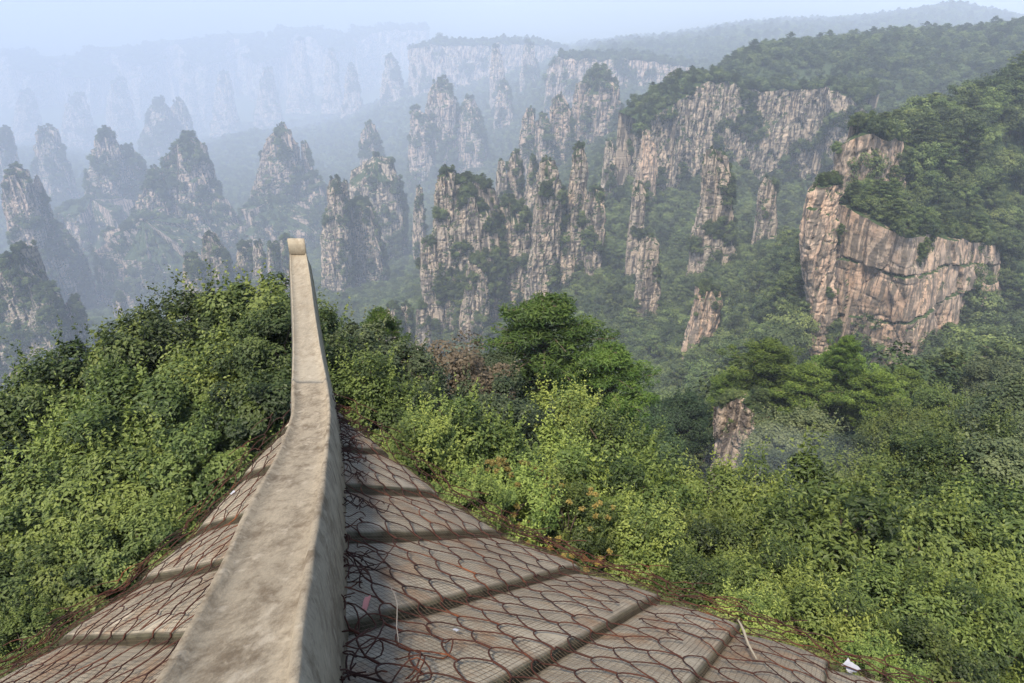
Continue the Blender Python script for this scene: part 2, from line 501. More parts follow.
def pillar(name, levels, Y, label, thick=.8, L=8., amp=2.2, mat=None, seed=0, veg=.5, size=5., base=50., res=1.25, yaw=0., top_dome=.25, group=None, cat='rock pillar', skirt=1.15, ragged=.45):
    """levels: outline in photo pixels, top to bottom [(y, left, right)], standing at distance Y"""
    mat = mat or M_ROCK
    fk = far(Y) / Y
    Y, L, amp, size, base = far(Y), L * fk, amp * fk, size * min(fk, 1.5), base * fk
    lv = []
    for (py, xl, xr) in levels:
        a, b = at(xl, py, Y), at(xr, py, Y)
        lv.append(((a.x + b.x) / 2, a.z, (b.x - a.x) / 2))
    x0, z0, h0 = lv[-1]
    lv.append((x0, z0 - base, h0 * skirt))
    lv.sort(key=lambda q: q[1])
    zs = np.array([q[1] for q in lv]); xs = np.array([q[0] for q in lv]); hs = np.array([q[2] for q in lv])
    px = Y / FPX * 1.1
    height = zs[-1] - zs[0]
    nr = int(min(150, max(24, height / (px * res))))
    na = int(min(190, max(28, 2.6 * hs.mean() * 2 / (px * res))))
    hmean = hs.mean()
    c, s = math.cos(yaw), math.sin(yaw)
    V = []
    vis_h = height - base
    step_h = max(.16 * vis_h, hmean * .8)
    offs = [mn.cell(Vector((math.cos(2 * math.pi * j / na) * 2.2 + seed + 9, math.sin(2 * math.pi * j / na) * 2.2 + 9, seed * 1.7))) for j in range(na)]
    drop = []      # the joints let whole columns of rock break off lower than the top
    for j in range(na):
        th = 2 * math.pi * j / na
        dq = mn.cell(Vector((math.cos(th) * 1.6 + seed * 2.3 + 5, math.sin(th) * 1.6 + 5, seed)))
        dq = max(0.0, abs(dq) - .25) * ragged * min(vis_h, hmean * 3.5) * (0.0 if math.sin(th) > .8 else 1)
        drop.append(dq)
    for i in range(nr):
        for j in range(na):
            z = zs[0] + (height - drop[j]) * i / (nr - 1)
            off = offs[j] + .25 * mn.noise(Vector((j * .11, z / (hmean * 2 + 1), seed)))
            zq = z * .25 + .75 * (math.floor((z - zs[0]) / step_h + off) + .5 - off) * step_h + .75 * zs[0]
            cx, hw = np.interp(z, zs, xs), np.interp(min(zq, zs[-1]), zs, hs)
            hd = thick * (hw * .6 + hmean * .4)
            th = 2 * math.pi * j / na
            ct, st = math.cos(th), math.sin(th)
            r = (abs(ct) ** 3.2 + abs(st) ** 3.2) ** (-1 / 3.2)
            ux, uy = r * ct, r * st
            p = Vector((cx + hw * ux, Y + hd * uy, z))
            d = rock_disp(p, L, amp, seed)
            f = min(1.0, hw / (amp * 2.0 + 1e-6))
            n = Vector((ct, st, 0))
            p += n * d * f
            V.append(p)
    # cap rings
    nc = 4
    top = [V[(nr - 1) * na + j] for j in range(na)]
    cx, hw = xs[-1], hs[-1]
    for k in range(1, nc + 1):
        f = 1 - k / (nc + .3)
        for j in range(na):
            t = top[j]
            z = (zs[-1] + hw * top_dome * (1 - f * f)) * (1 - f) + t.z * f + amp * .5 * mn.noise(Vector((t.x * f / L, t.y * f / L, seed)))
            V.append(Vector((cx + (t.x - cx) * f, Y + (t.y - Y) * f, z)))
    F = grid_faces(nr + nc, na, True)
    me = npmesh(name, [tuple(v) for v in V], F, [mat], False)
    o = link(name, me)
    tag(o, label, cat, group)
    # vegetation on ledges, top and flanks
    r_ = random.Random(seed * 13 + 5)
    tot = nr * na
    area_step = max(1, int((size * .62) ** 2 / ((height / nr) * (2.6 * 2 * hmean / na)) + .5))
    # top
    ntop = int(max(3, 9 * (hw * hw * thick) / (size * size) * 2.2 * min(1.3, veg + .45)))
    for k in range(min(ntop, 160)):
        th, f = r_.random() * 6.283, math.sqrt(r_.random()) * .92
        j = int(th / 6.283 * na) % na
        t = top[j]
        sz = min(size * r_.uniform(.6, 1.5), max(2.0, hw * .75))
        P = Vector((cx + (t.x - cx) * f, Y + (t.y - Y) * f, (zs[-1] + hw * top_dome * (1 - f * f)) * (1 - f) + t.z * f))
        VEG.append((P.x, P.y, P.z - sz * .08, sz, r_.choice((0, 1, 2, 2))))
    # flanks: noisy patches, thicker on the right (damp) side
    for i in range(int(nr * .05), nr - 1):
        for j in range(0, na):
            if r_.random() > 1.0 / area_step: continue
            v = V[i * na + j]
            th = 2 * math.pi * j / na
            if math.sin(th) > .45: continue
            nz = mn.noise(Vector((v.x, v.y, v.z * .7)) / (size * 3.2) + Vector((seed, 0, 0)))
            low = 1 - (i / nr)
            th_ = .17 - .75 * (veg - .5) - .20 * math.cos(th) - .30 * low
            if nz > th_ and r_.random() < .8:
                sz = size * r_.uniform(.8, 1.9)
                VEG.append((v.x, v.y, v.z - sz * .5, sz, r_.choice((0, 1, 2))))
    return o

def cliff(name, path, label, L=8., amp=2.5, mat=None, seed=0, veg=.4, size=6., base=30., back=30., res=1.25, cat='cliff', group=None, tops=None, bedk=1.0, ledges=()):
    """path: [(x, top y, bottom y, distance)] along the foot, left to right; the wall has a top ledge and a back face"""
    mat = mat or M_ROCK
    fk0 = far(path[0][3]) / path[0][3]
    path = [(a_, b_, c_, far(d_)) for a_, b_, c_, d_ in path]
    fk = fk0
    L, amp, size, base, back = L * fk, amp * fk, size * min(fk, 1.5), base * fk, back * fk
    A = [(at(x, yt, Y), at(x, yb, Y)) for (x, yt, yb, Y) in path]
    seg = [0]
    for k in range(1, len(A)):
        seg.append(seg[-1] + (A[k][0].xy - A[k - 1][0].xy).length)
    Ym = sum(p[3] for p in path) / len(path)
    px = Ym / FPX * 1.1
    n = int(min(360, max(30, seg[-1] / (px * res))))
    hts = [a.z - b.z for a, b in A]
    nr = int(min(150, max(16, max(hts) / (px * res))))
    V = []; ss = np.linspace(0, seg[-1], n)
    col = lambda f: np.interp(ss, seg, [f(q) for q in A])
    TX, TY, TZ = col(lambda q: q[0].x), col(lambda q: q[0].y), col(lambda q: q[0].z)
    BX, BY, BZ = col(lambda q: q[1].x), col(lambda q: q[1].y), col(lambda q: q[1].z)
    NX, NY = np.gradient(TY), -np.gradient(TX)
    nn = np.hypot(NX, NY) + 1e-9
    NX, NY = NX / nn, NY / nn
    r_ = random.Random(seed * 31 + 3)
    for i in range(nr + 4):
        for j in range(n):
            if i < nr:
                f = i / (nr - 1)
                zb = BZ[j] - base
                topj = TZ[j] + amp * 1.6 * mn.noise(Vector((TX[j] / (L * 1.3), TY[j] / (L * 1.3), seed)))
                z = zb + (topj - zb) * f
                fx = max(0, (z - BZ[j]) / max(1, TZ[j] - BZ[j]))
                p = Vector((BX[j] + (TX[j] - BX[j]) * fx, BY[j] + (TY[j] - BY[j]) * fx, z))
                d = rock_disp(p, L, amp, seed, bedk)
                if ledges:
                    fl = fx + .07 * mn.noise(Vector((p.x / 22, p.y / 22, 5))) + .012 * mn.noise(Vector((p.x / 3, p.y / 3, 5)))
                    k_ = sum(fl > q for q in ledges)
                    d += amp * 1.1 * (mn.noise(Vector((k_ * 7.7 + .5, math.floor(ss[j] / 17 + k_ * .4 + .15 * mn.noise(Vector((0, p.z / 6, 1)))) * 3.3 + .3, seed))) * 1.6 - .12 * k_)
                    d -= amp * 1.3 * max(0, 1 - min(abs(fl - q) for q in ledges) / .011) * (.35 + mn.noise(Vector((p.x / 9, p.y / 9, 2))) * 1.3 + .4)
                p += Vector((NX[j], NY[j], 0)) * (d + amp * .8 * (1 - f))
            else:
                k = (i - nr + 1)
                q = V[(nr - 1) * n + j]
                p = q.copy()
                p -= Vector((NX[j], NY[j], 0)) * back * (.33 * min(k, 3))
                p.z = q.z + (amp * .4 * k if k < 4 else -hts[0] - base)
            V.append(p)
    me = npmesh(name, [tuple(v) for v in V], grid_faces(nr + 4, n), [mat], False)
    o = link(name, me)
    tag(o, label, cat, group)
    ts = tops or size * 1.25
    for k in range(int(seg[-1] * back / (ts * .62) ** 2)):
        j, fb = r_.randrange(n), r_.random() ** 1.2
        a_, b_ = V[(nr - 1) * n + j], V[(nr + 2) * n + j]
        p = a_.lerp(b_, fb)
        sz = ts * r_.uniform(.6, 1.2)
        VEG.append((p.x, p.y, p.z - sz * .12, sz, r_.choice((0, 1, 2))))
    step = (max(hts) / nr) * (seg[-1] / n)
    prob = min(1, step / (size * .62) ** 2)
    for i in range(2, nr - 1):
        for j in range(n):
            if r_.random() > prob: continue
            v = V[i * n + j]
            nz = mn.noise(Vector((v.x, v.y, v.z * .7)) / (size * 3.2) + Vector((seed, 0, 0)))
            if nz > .30 - .75 * (veg - .4) - .25 * (1 - i / nr):
                sz = size * r_.uniform(.8, 1.9)
                VEG.append((v.x, v.y, v.z - sz * .5, sz, r_.choice((0, 1, 2))))
    return o

def massif(name, label, spires, Y, cat='rock pillar', **kw):
    """one rock mass of several spires: an Empty at its foot, a child per spire"""
    root = empty(name, at(spires[0][0][-1][1], spires[0][0][-1][0], far(Y)))
    tag(root, label, cat)
    for k, sp in enumerate(spires):
        lv, dY, ex = sp[0], sp[1], sp[2] if len(sp) > 2 else {}
        a = dict(kw); a.update(ex)
        o = pillar('rock_spire', lv, Y + dY, None, cat=None, seed=a.pop('seed', 0) + k * .37, **a)
        o.parent = root
        o.matrix_parent_inverse = root.matrix_basis.inverted()
    return root

# right: the near cliff
pillar('rock_tower', [(182, 814, 842), (200, 806, 838), (240, 800, 836), (300, 804, 834), (362, 807, 833)], 252,
       'pink sandstone column split off the left end of the big near cliff', thick=.8, L=5, amp=1.3, mat=M_ROCK_WARM, seed=1, veg=.0, size=2.4, top_dome=.05, ragged=.12)
cliff('rock_cliff', [(829, 203, 372, 262), (842, 207, 374, 254), (870, 222, 376, 246), (906, 237, 372, 237), (922, 238, 352, 242), (960, 240, 322, 262), (985, 244, 310, 282), (1000, 250, 298, 300), (1003, 262, 292, 322)],
      'big pink sandstone cliff with a tree covered top on the right', L=13, amp=1.35, bedk=.5, ledges=(.36, .70), mat=M_ROCK_WARM, seed=2, veg=-.12, size=2.6, back=16, res=1.0, tops=8.5)
cliff('rock_cliff', [(834, 158, 195, 306), (842, 142, 195, 301), (868, 134, 190, 296), (888, 138, 186, 300), (905, 142, 186, 312)],
      'short pale cliff band under trees above the pink column', L=7, amp=1.6, mat=M_ROCK_WARM, seed=3, veg=-.05, size=2.6, back=12, tops=7.5)
cliff('rock_outcrop', [(712, 408, 474, 71), (735, 400, 474, 68), (752, 410, 474, 66), (785, 424, 470, 69), (810, 428, 470, 75)],
      'stepped brown rock face below the pine trees on the near spur', L=1.6, amp=.45, mat=M_ROCK_SMALL, seed=4, veg=0, size=1.0, base=8, back=2.5, cat='rock', tops=1.5)

# lone pillars in the valley on the right
pillar('rock_tower', [(150, 709, 718), (160, 705, 727), (185, 702, 730), (215, 698, 732), (240, 691, 733), (260, 690, 738)], 470,
       'tall leaning pillar with a pale left edge and bushes on its right flank', thick=.7, L=6, amp=1.1, seed=11, veg=.40, size=4.0)
pillar('rock_tower', [(178, 764, 773), (186, 761, 775), (200, 758, 775), (224, 755, 777)], 520, 'short blocky grey pillar right of the tall leaning pillar', L=5, amp=1.0, seed=12, veg=.1, size=3.5)
pillar('rock_tower', [(183, 636, 643), (195, 631, 646), (213, 630, 645), (235, 628, 644), (252, 627, 646)], 540, 'narrow grey pillar in forest below the tan rock finger', L=5, amp=1.0, seed=13, veg=.25, size=3.5)
pillar('rock_tower', [(236, 647, 655), (245, 641, 658), (260, 638, 658), (294, 635, 661)], 420, 'pale knobbly pillar on the forest slope right of the twin spires', L=5, amp=.9, seed=14, veg=.15, size=3.0)
pillar('rock_tower', [(288, 696, 719), (300, 694, 720), (320, 692, 719), (340, 686, 715), (360, 681, 711)], 310, 'stubby pinkish pillar with a flat top lowest on the forest slope', L=5.5, amp=1.2, mat=M_ROCK_WARM, seed=15, veg=.1, size=2.4, top_dome=.1)
pillar('rock_tower', [(130, 643, 650), (150, 640, 655), (178, 636, 656)], 720, 'tan rock finger standing against the left end of the mesa wall', L=7, amp=1.6, mat=M_ROCK_WARM, seed=16, veg=.1, size=4)
pillar('rock_tower', [(141, 607, 613), (150, 605, 614), (172, 602, 616)], 760, 'small grey rock tooth left of the tan rock finger', L=6, amp=1.6, seed=17, veg=.2, size=4)

# centre: the two large groups
massif('rock_massif', 'broad bushy rock massif with a square left slab in the centre', [
    ([(172, 438, 453), (200, 435, 458), (250, 434, 459), (292, 432, 462)], 0, dict(veg=.22)),
    ([(240, 422, 435), (270, 420, 442), (320, 424, 446)], -6, dict(veg=.35)),
    ([(184, 452, 488), (200, 450, 497), (235, 450, 502), (290, 448, 505), (335, 442, 508)], 4, dict(veg=.72, thick=.6)),
    ([(203, 502, 518), (220, 498, 533), (260, 495, 536), (325, 490, 530)], 14, dict(veg=.62)),
    ([(262, 466, 484), (290, 464, 488), (340, 456, 492)], -18, dict(veg=.45)),
], 560, L=6.5, amp=2.0, seed=20, size=4.6)
massif('rock_massif', 'twin grey spires with bushes between them right of the broad massif', [
    ([(161, 542, 552), (175, 537, 560), (200, 536, 562), (240, 533, 560), (270, 527, 556), (318, 520, 556)], 0, dict(veg=.22)),
    ([(148, 572, 585), (170, 570, 587), (210, 566, 586), (240, 565, 584)], 6, dict(veg=.08)),
    ([(205, 552, 574), (240, 550, 588), (310, 545, 588)], 10, dict(veg=.70)),
    ([(190, 590, 601), (205, 585, 604), (232, 585, 604), (268, 584, 600)], 0, dict(veg=.25)),
], 540, L=6, amp=1.9, seed=30, size=4.4)
massif('rock_tower', 'low row of grey stubs at the left foot of the broad massif', [
    ([(306, 387, 399), (315, 386, 400), (340, 384, 404)], 0),
    ([(304, 402, 410), (318, 401, 412), (340, 400, 414)], 4),
    ([(306, 416, 427), (320, 415, 430), (342, 414, 432)], 2),
], 500, L=5, amp=1.3, seed=40, veg=.35, size=3.4)
massif('rock_tower', 'three thin pale needles in forest behind the two central rock groups', [
    ([(160, 498, 503), (170, 496, 506), (200, 494, 510)], 0),
    ([(151, 512, 520), (165, 508, 522), (200, 505, 524)], 12),
    ([(155, 530, 535), (175, 527, 537), (206, 523, 539)], -10),
], 800, L=6, amp=1.8, seed=50, veg=.3, size=4.5)

# left of centre
massif('rock_massif', 'tall rock massif just right of the curled ridge tip', [
    ([(179, 331, 340), (200, 329, 344), (225, 325, 350), (250, 321, 352), (325, 327, 354)], 0, dict(veg=.35)),
    ([(181, 342, 347), (205, 341, 349)], 6, dict(veg=.1)),
    ([(205, 348, 370), (230, 345, 378), (260, 345, 385), (330, 346, 392)], 10, dict(veg=.55)),
    ([(158, 371, 382), (165, 355, 390), (185, 350, 400), (215, 350, 405), (252, 352, 406)], 70, dict(veg=.5)),
], 860, L=8, amp=2.4, seed=60, size=5.5)
pillar('rock_tower', [(187, 417, 422), (200, 415, 423), (222, 412, 425)], 860, 'thin pale needle between the central massif and the rocks to its left', L=6, amp=1.6, seed=66, veg=.2, size=4)
massif('rock_massif', 'pointed hazy peak of pale rock above the curled ridge tip', [
    ([(125, 278, 284), (135, 272, 290), (150, 265, 297), (170, 259, 301), (195, 252, 300), (222, 255, 298)], 0, dict(veg=.42)),
    ([(143, 302, 308), (160, 302, 312), (186, 299, 316)], 20, dict(veg=.2)),
    ([(178, 304, 320), (200, 300, 330), (238, 298, 332)], -10, dict(veg=.62)),
    ([(205, 252, 290), (225, 246, 325), (290, 240, 340)], -60, dict(veg=.85)),
], 1150, L=10, amp=3.2, mat=M_ROCK_FAR, seed=70, size=7)
massif('rock_massif', 'hazy double shouldered peak with a bushy crown', [
    ([(140, 174, 196), (150, 168, 204), (165, 165, 208), (190, 160, 215), (215, 152, 222), (255, 150, 228)], 0, dict(veg=.5)),
    ([(168, 150, 157), (185, 147, 166), (200, 140, 172), (225, 130, 176), (262, 128, 180)], -20, dict(veg=.5)),
    ([(212, 188, 200), (235, 186, 206), (262, 182, 208)], -45, dict(veg=.35)),
    ([(225, 120, 170), (250, 112, 215), (320, 104, 236)], -70, dict(veg=.9)),
    ([(200, 206, 222), (225, 200, 240), (300, 196, 250)], -20, dict(veg=.85)),
], 1100, L=10, amp=3.2, mat=M_ROCK_FAR, seed=80, size=7)
massif('rock_massif', 'slim hazy peak with a bush on its tip', [
    ([(128, 100, 107), (140, 98, 112), (152, 95, 120), (175, 90, 124), (210, 86, 126), (250, 82, 140)], 0, dict(veg=.55)),
    ([(148, 122, 132), (160, 118, 142), (190, 116, 146), (240, 112, 150)], 25, dict(veg=.62)),
    ([(205, 66, 120), (235, 58, 140), (310, 52, 150)], -60, dict(veg=.9)),
], 1300, L=11, amp=3.4, mat=M_ROCK_FAR, seed=90, size=8)
pillar('rock_tower', [(128, 42, 50), (140, 38, 57), (160, 36, 64), (185, 34, 72), (225, 30, 84)], 1650, 'rounded faint blue peak second from the left edge', L=13, amp=4, mat=M_ROCK_FAR, seed=95, veg=.5, size=9)
pillar('rock_tower', [(131, -2, 9), (150, -8, 14), (190, -14, 22)], 1650, 'faint blue peak cut by the left edge high up', L=13, amp=4, mat=M_ROCK_FAR, seed=96, veg=.45, size=9)
massif('rock_massif', 'leaning striped rock fin near the left edge', [
    ([(168, 8, 20), (185, 5, 30), (210, 8, 38), (240, 14, 46), (270, 22, 54), (305, 28, 62)], 0, dict(veg=.4)),
    ([(176, 34, 37), (195, 34, 44), (225, 40, 54), (262, 48, 66)], 15, dict(veg=.35)),
    ([(232, 40, 60), (260, 36, 78), (310, 34, 96)], 40, dict(veg=.9)),
], 950, L=9, amp=2.8, mat=M_ROCK_FAR, seed=100, size=6)
massif('rock_massif', 'dark bushy rock massif lowest at the left edge', [
    ([(252, 8, 28), (265, -4, 36), (290, -14, 44), (330, -20, 58), (380, -24, 66)], 0, dict(veg=.62)),
    ([(290, 36, 54), (310, 33, 62), (350, 30, 72), (385, 28, 80)], -15, dict(veg=.5)),
    ([(300, 68, 79), (318, 66, 83), (350, 64, 86), (385, 62, 90)], 5, dict(veg=.5)),
], 760, L=7, amp=2.2, seed=110, size=5)
massif('rock_tower', 'low cluster of grey stubs left of the curled ridge tip', [
    ([(234, 204, 214), (245, 203, 220), (262, 202, 230), (305, 198, 236)], 0, dict(veg=.4)),
    ([(257, 186, 197), (270, 184, 204), (305, 182, 210)], -12, dict(veg=.3)),
    ([(245, 238, 250), (262, 237, 253), (300, 236, 256)], 10, dict(veg=.35)),
    ([(243, 254, 262), (258, 253, 264), (305, 252, 268)], 0, dict(veg=.3)),
    ([(243, 270, 277), (258, 268, 280), (310, 264, 284)], -8, dict(veg=.4)),
    ([(238, 280, 291), (252, 278, 296), (312, 274, 304)], 12, dict(veg=.45)),
], 850, L=7, amp=2.2, seed=120, size=5)
pillar('rock_tower', [(268, 134, 141), (285, 134, 145), (318, 136, 152)], 1000, 'slanting pale rock streak low in the hazy left valley', L=8, amp=2, mat=M_ROCK_FAR, seed=130, veg=.45, size=5)
pillar('rock_tower', [(296, 114, 124), (312, 116, 128), (335, 118, 134)], 900, 'pale rock stump just above the leaves of the left thicket', L=8, amp=2, mat=M_ROCK_FAR, seed=131, veg=.4, size=5)
pillar('rock_tower', [(123, 366, 373), (135, 362, 378), (160, 360, 384)], 1350, 'dark blue cone behind the massif right of the ridge tip', L=10, amp=3, mat=M_ROCK_FAR, seed=132, veg=.7, size=7)

for k_, (x_, yt_, w_, h_, Y_) in enumerate([(300, 40, 16, 60, 3150), (332, 50, 12, 50, 3000), (268, 70, 16, 45, 2900), (225, 74, 18, 60, 2900), (188, 64, 14, 60, 3200), (120, 80, 20, 60, 3000), (78, 96, 22, 50, 2800), (28, 92, 20, 60, 2900), (352, 66, 14, 50, 2700), (440, 36, 12, 40, 2700)]):
    lab_ = ['faint pink tower highest in the haze above the pointed peak', 'faint tower right of the highest one in the haze', 'faint tower straight above the ridge tip, half lost in haze',
            'wide faint pink tower above the bushy crowned peak', 'narrow faint pink tower upper left in the haze', 'faint broad tower above the slim peak', 'faint broad tower above the rounded blue peak',
            'faint broad tower high by the left edge', 'faint tower left of the stump on the far green ridge', 'faint tower on top of the very faint far wall'][k_]
    pillar('rock_tower', [(yt_, x_ - w_ * .3, x_ + w_ * .25), (yt_ + h_ * .25, x_ - w_ * .5, x_ + w_ * .4), (yt_ + h_ * .6, x_ - w_ * .6, x_ + w_ * .6), (yt_ + h_, x_ - w_ * .8, x_ + w_ * .9)], Y_,
           lab_, L=16, amp=4.5, mat=M_ROCK_FAR, seed=220 + k_, veg=.12, size=11)
# farther back, in the haze
massif('rock_massif', 'hazy castle like massif with vertical rock stripes in the middle distance', [
    ([(80, 437, 447), (90, 431, 450), (105, 426, 456), (150, 424, 458), (182, 422, 460)], 0, dict(veg=.45)),
    ([(110, 411, 422), (125, 410, 430), (178, 408, 434)], -20, dict(veg=.4)),
    ([(100, 462, 474), (115, 455, 481), (145, 453, 486), (182, 450, 490)], 10, dict(veg=.4)),
], 1400, L=12, amp=3.6, mat=M_ROCK_FAR, seed=140, size=8)
massif('rock_massif', 'square topped rock block with trees on top left of the mesa wall', [
    ([(75, 586, 610), (82, 578, 616), (100, 574, 620), (130, 571, 621), (160, 568, 622)], 0, dict(veg=.35, top_dome=.3)),
    ([(95, 555, 562), (110, 550, 571), (152, 546, 573)], -25, dict(veg=.3)),
    ([(116, 538, 547), (128, 536, 553), (158, 532, 556)], -30, dict(veg=.4)),
    ([(108, 527, 533), (120, 522, 536), (152, 520, 540)], 5, dict(veg=.45)),
], 960, L=9, amp=3.0, mat=M_ROCK_FAR, seed=150, size=7)
cliff('rock_cliff', [(628, 138, 172, 770), (642, 122, 180, 742), (660, 112, 186, 752), (690, 96, 190, 778), (703, 84, 195, 790), (730, 84, 200, 800), (760, 92, 200, 806), (790, 90, 205, 796), (815, 88, 205, 770), (838, 90, 210, 738), (856, 104, 210, 720), (876, 120, 215, 730)],
      'long striped mesa wall with forest on top behind the leaning pillar', L=9, amp=3.4, mat=M_ROCK, seed=160, veg=.26, size=6.5, back=45, base=40, bedk=.3)
cliff('rock_cliff', [(545, 72, 98, 1520), (556, 58, 96, 1480), (585, 60, 92, 1470), (615, 60, 95, 1460), (645, 60, 96, 1450), (675, 66, 96, 1450), (705, 70, 95, 1440), (740, 72, 92, 1440)],
      'hazy pink wall under the second forest ridge', L=13, amp=4, mat=M_ROCK_FAR, seed=170, veg=.42, size=9, back=60, base=30)
massif('rock_tower', 'pale streaked towers faint in haze above the square topped block', [
    ([(48, 491, 500), (70, 490, 505), (95, 490, 508)], 0),
    ([(84, 499, 510), (105, 495, 512), (135, 492, 514)], -250),
    ([(44, 524, 534), (60, 523, 536), (80, 520, 540)], 60),
], 1900, L=15, amp=4, mat=M_ROCK_FAR, seed=180, veg=.2, size=9)
cliff('rock_cliff', [(408, 50, 80, 2450), (430, 44, 76, 2400), (465, 47, 78, 2380), (500, 44, 84, 2350), (540, 46, 84, 2350), (570, 50, 80, 2400)],
      'very faint wall of rock at the far end of the valley', L=22, amp=7, mat=M_ROCK_FAR, seed=190, veg=.3, size=13, back=80, base=60)
pillar('rock_tower', [(58, 386, 396), (70, 384, 399), (92, 380, 404)], 2500, 'very faint stump of rock on the far green ridge', L=18, amp=5, mat=M_ROCK_FAR, seed=191, veg=.3, size=11)
cliff('rock_cliff', [(-80, 70, 150, 3450), (0, 54, 150, 3500), (30, 76, 150, 3300), (62, 60, 145, 3450), (90, 78, 145, 3300), (110, 52, 140, 3480), (140, 68, 140, 3300), (170, 44, 135, 3480), (205, 66, 130, 3300), (235, 40, 130, 3480), (262, 62, 125, 3280), (300, 34, 120, 3480), (335, 52, 115, 3300), (375, 32, 110, 3480), (430, 30, 100, 3550)],
      'farthest wall of pale cliffs almost lost in the haze', L=34, amp=14, mat=M_ROCK_FAR, seed=200, veg=.12, size=16, back=120, base=120)
pillar('rock_tower', [(98, 158, 164), (110, 150, 168), (138, 142, 176)], 2250, 'faint blue spike above the slim peak', L=16, amp=5, mat=M_ROCK_FAR, seed=210, veg=.6, size=11)
pillar('rock_tower', [(101, 173, 181), (115, 171, 187), (142, 166, 196)], 2300, 'faint blue spike above the bushy crowned peak', L=16, amp=5, mat=M_ROCK_FAR, seed=211, veg=.4, size=11)


# ------------------------------------------------------------------ foliage
NR = np.random.default_rng(11)

def leaf_quads(C, N, size, aspect=.55, fold=.25, rs=NR, droop=None):
    """one folded rhombus per leaf"""
    n = len(C)
    N = N / (np.linalg.norm(N, axis=1)[:, None] + 1e-9)
    R = rs.normal(size=(n, 3))
    T = np.cross(N, R); T /= np.linalg.norm(T, axis=1)[:, None] + 1e-9
    if droop is not None:
        T[:, 2] -= droop
        T /= np.linalg.norm(T, axis=1)[:, None] + 1e-9
    B = np.cross(N, T); B /= np.linalg.norm(B, axis=1)[:, None] + 1e-9
    s = np.asarray(size)[:, None]
    v = np.stack([C - T * s * .5, C + B * s * aspect * .5 + N * s * fold * .3, C + T * s * .5, C - B * s * aspect * .5 + N * s * fold * .3], 1)
    f = np.arange(n * 4).reshape(n, 4)
    return v.reshape(-1, 3), f

def blob_dirs(n, rs):
    d = rs.normal(size=(n, 3))
    return d / np.linalg.norm(d, axis=1)[:, None]

def crown(seed, R, H0, H1, nclump, per, leaf, shoots=0, squash=1.0, aspect=.55, clump_r=.22, lump=.25, fill=.25):
    """leaf clumps spread over a lumpy egg between heights H0 and H1; returns verts, faces, tint, clump centres"""
    rs = np.random.default_rng(seed)
    hc, hz = (H0 + H1) / 2, (H1 - H0) / 2
    d = blob_dirs(nclump * 3, rs)
    d = d[d[:, 2] > -.75][:nclump]
    rad = np.where(rs.random(len(d)) < fill, rs.uniform(.3, .75, len(d)), rs.uniform(.78, 1.0, len(d)))
    lum = np.array([1 + lump * mn.noise(Vector(q) * 1.7 + Vector((seed * 3.7, 0, 0))) * 1.6 for q in d])
    cr = R * clump_r * rs.uniform(.65, 1.35, len(d))
    C = d * (rad * lum)[:, None] * np.array([R, R, hz]) * (1 - clump_r * .6)
    C[:, 2] += hc
    P, N, S_, T = [], [], [], []
    for k in range(len(C)):
        n = int(per * rs.uniform(.6, 1.3))
        q = blob_dirs(n, rs)
        r = rs.uniform(.35, 1.0, n) ** .5
        p = C[k] + q * (r * cr[k])[:, None] * np.array([1, 1, .72 * squash])
        out = d[k] * .5 + np.array([0, 0, .55])
        nn = q * .6 + out + rs.normal(size=(n, 3)) * .33
        P.append(p); N.append(nn)
        S_.append(leaf * rs.uniform(.6, 1.3, n))
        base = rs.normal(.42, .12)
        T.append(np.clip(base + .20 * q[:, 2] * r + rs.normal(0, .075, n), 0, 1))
        for s in range(int(shoots * rs.uniform(.3, 1.7))):
            st = C[k] + (blob_dirs(1, rs)[0] * np.array([1, 1, .5]) + np.array([0, 0, .55])) * cr[k] * .8
            dr = np.array([0, 0, 1.]) + rs.normal(size=3) * .35 + d[k] * .35
            dr /= np.linalg.norm(dr)
            m = rs.integers(9, 18)
            L = leaf * rs.uniform(3.0, 6.5)
            t = np.linspace(0, 1, m)
            p = st + dr * (t * L)[:, None] + rs.normal(size=(m, 3)) * leaf * .28
            P.append(p); N.append(rs.normal(size=(m, 3)) * .8 + np.array([0, 0, .9]))
            S_.append(leaf * (1.15 - .5 * t))
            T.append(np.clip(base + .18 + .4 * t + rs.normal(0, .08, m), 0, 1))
    P, N, S_, T = map(np.concatenate, (P, N, S_, T))
    v, f = leaf_quads(P, N, S_, aspect, rs=rs)
    return v, f, np.repeat(T, 4), C

def trunk_mesh(seed, C, H, r0, mat=None, limbs=12):
    rs = random.Random(seed)
    tb = Tubes()
    k = 8
    wob = [(rs.uniform(-1, 1) * .05 * H, rs.uniform(-1, 1) * .05 * H) for _ in range(k)]
    pts = [Vector((wob[i][0] * i / k, wob[i][1] * i / k, -.12 * H * (i == 0) + H * .85 * i / (k - 1))) for i in range(k)]
    tb.add(pts, [r0 * (1.25 - 1.1 * i / (k - 1)) for i in range(k)], 7)
    idx = list(range(len(C))); rs.shuffle(idx)
    for q in idx[:limbs]:
        c = Vector(C[q])
        h = max(.15 * H, min(c.z - .12 * H, H * .75) * rs.uniform(.5, .9))
        i = min(k - 2, int(h / (H * .85) * (k - 1)))
        s = pts[i].lerp(pts[i + 1], .5)
        mid = s.lerp(c, .5) + Vector((rs.uniform(-1, 1), rs.uniform(-1, 1), .6)) * .06 * H
        tb.add([s, s.lerp(mid, .6), mid, mid.lerp(c, .6), c], [r0 * .5, r0 * .4, r0 * .3, r0 * .2, r0 * .1], 5)
    return tb.mesh('trunk', [mat or M_BARK])

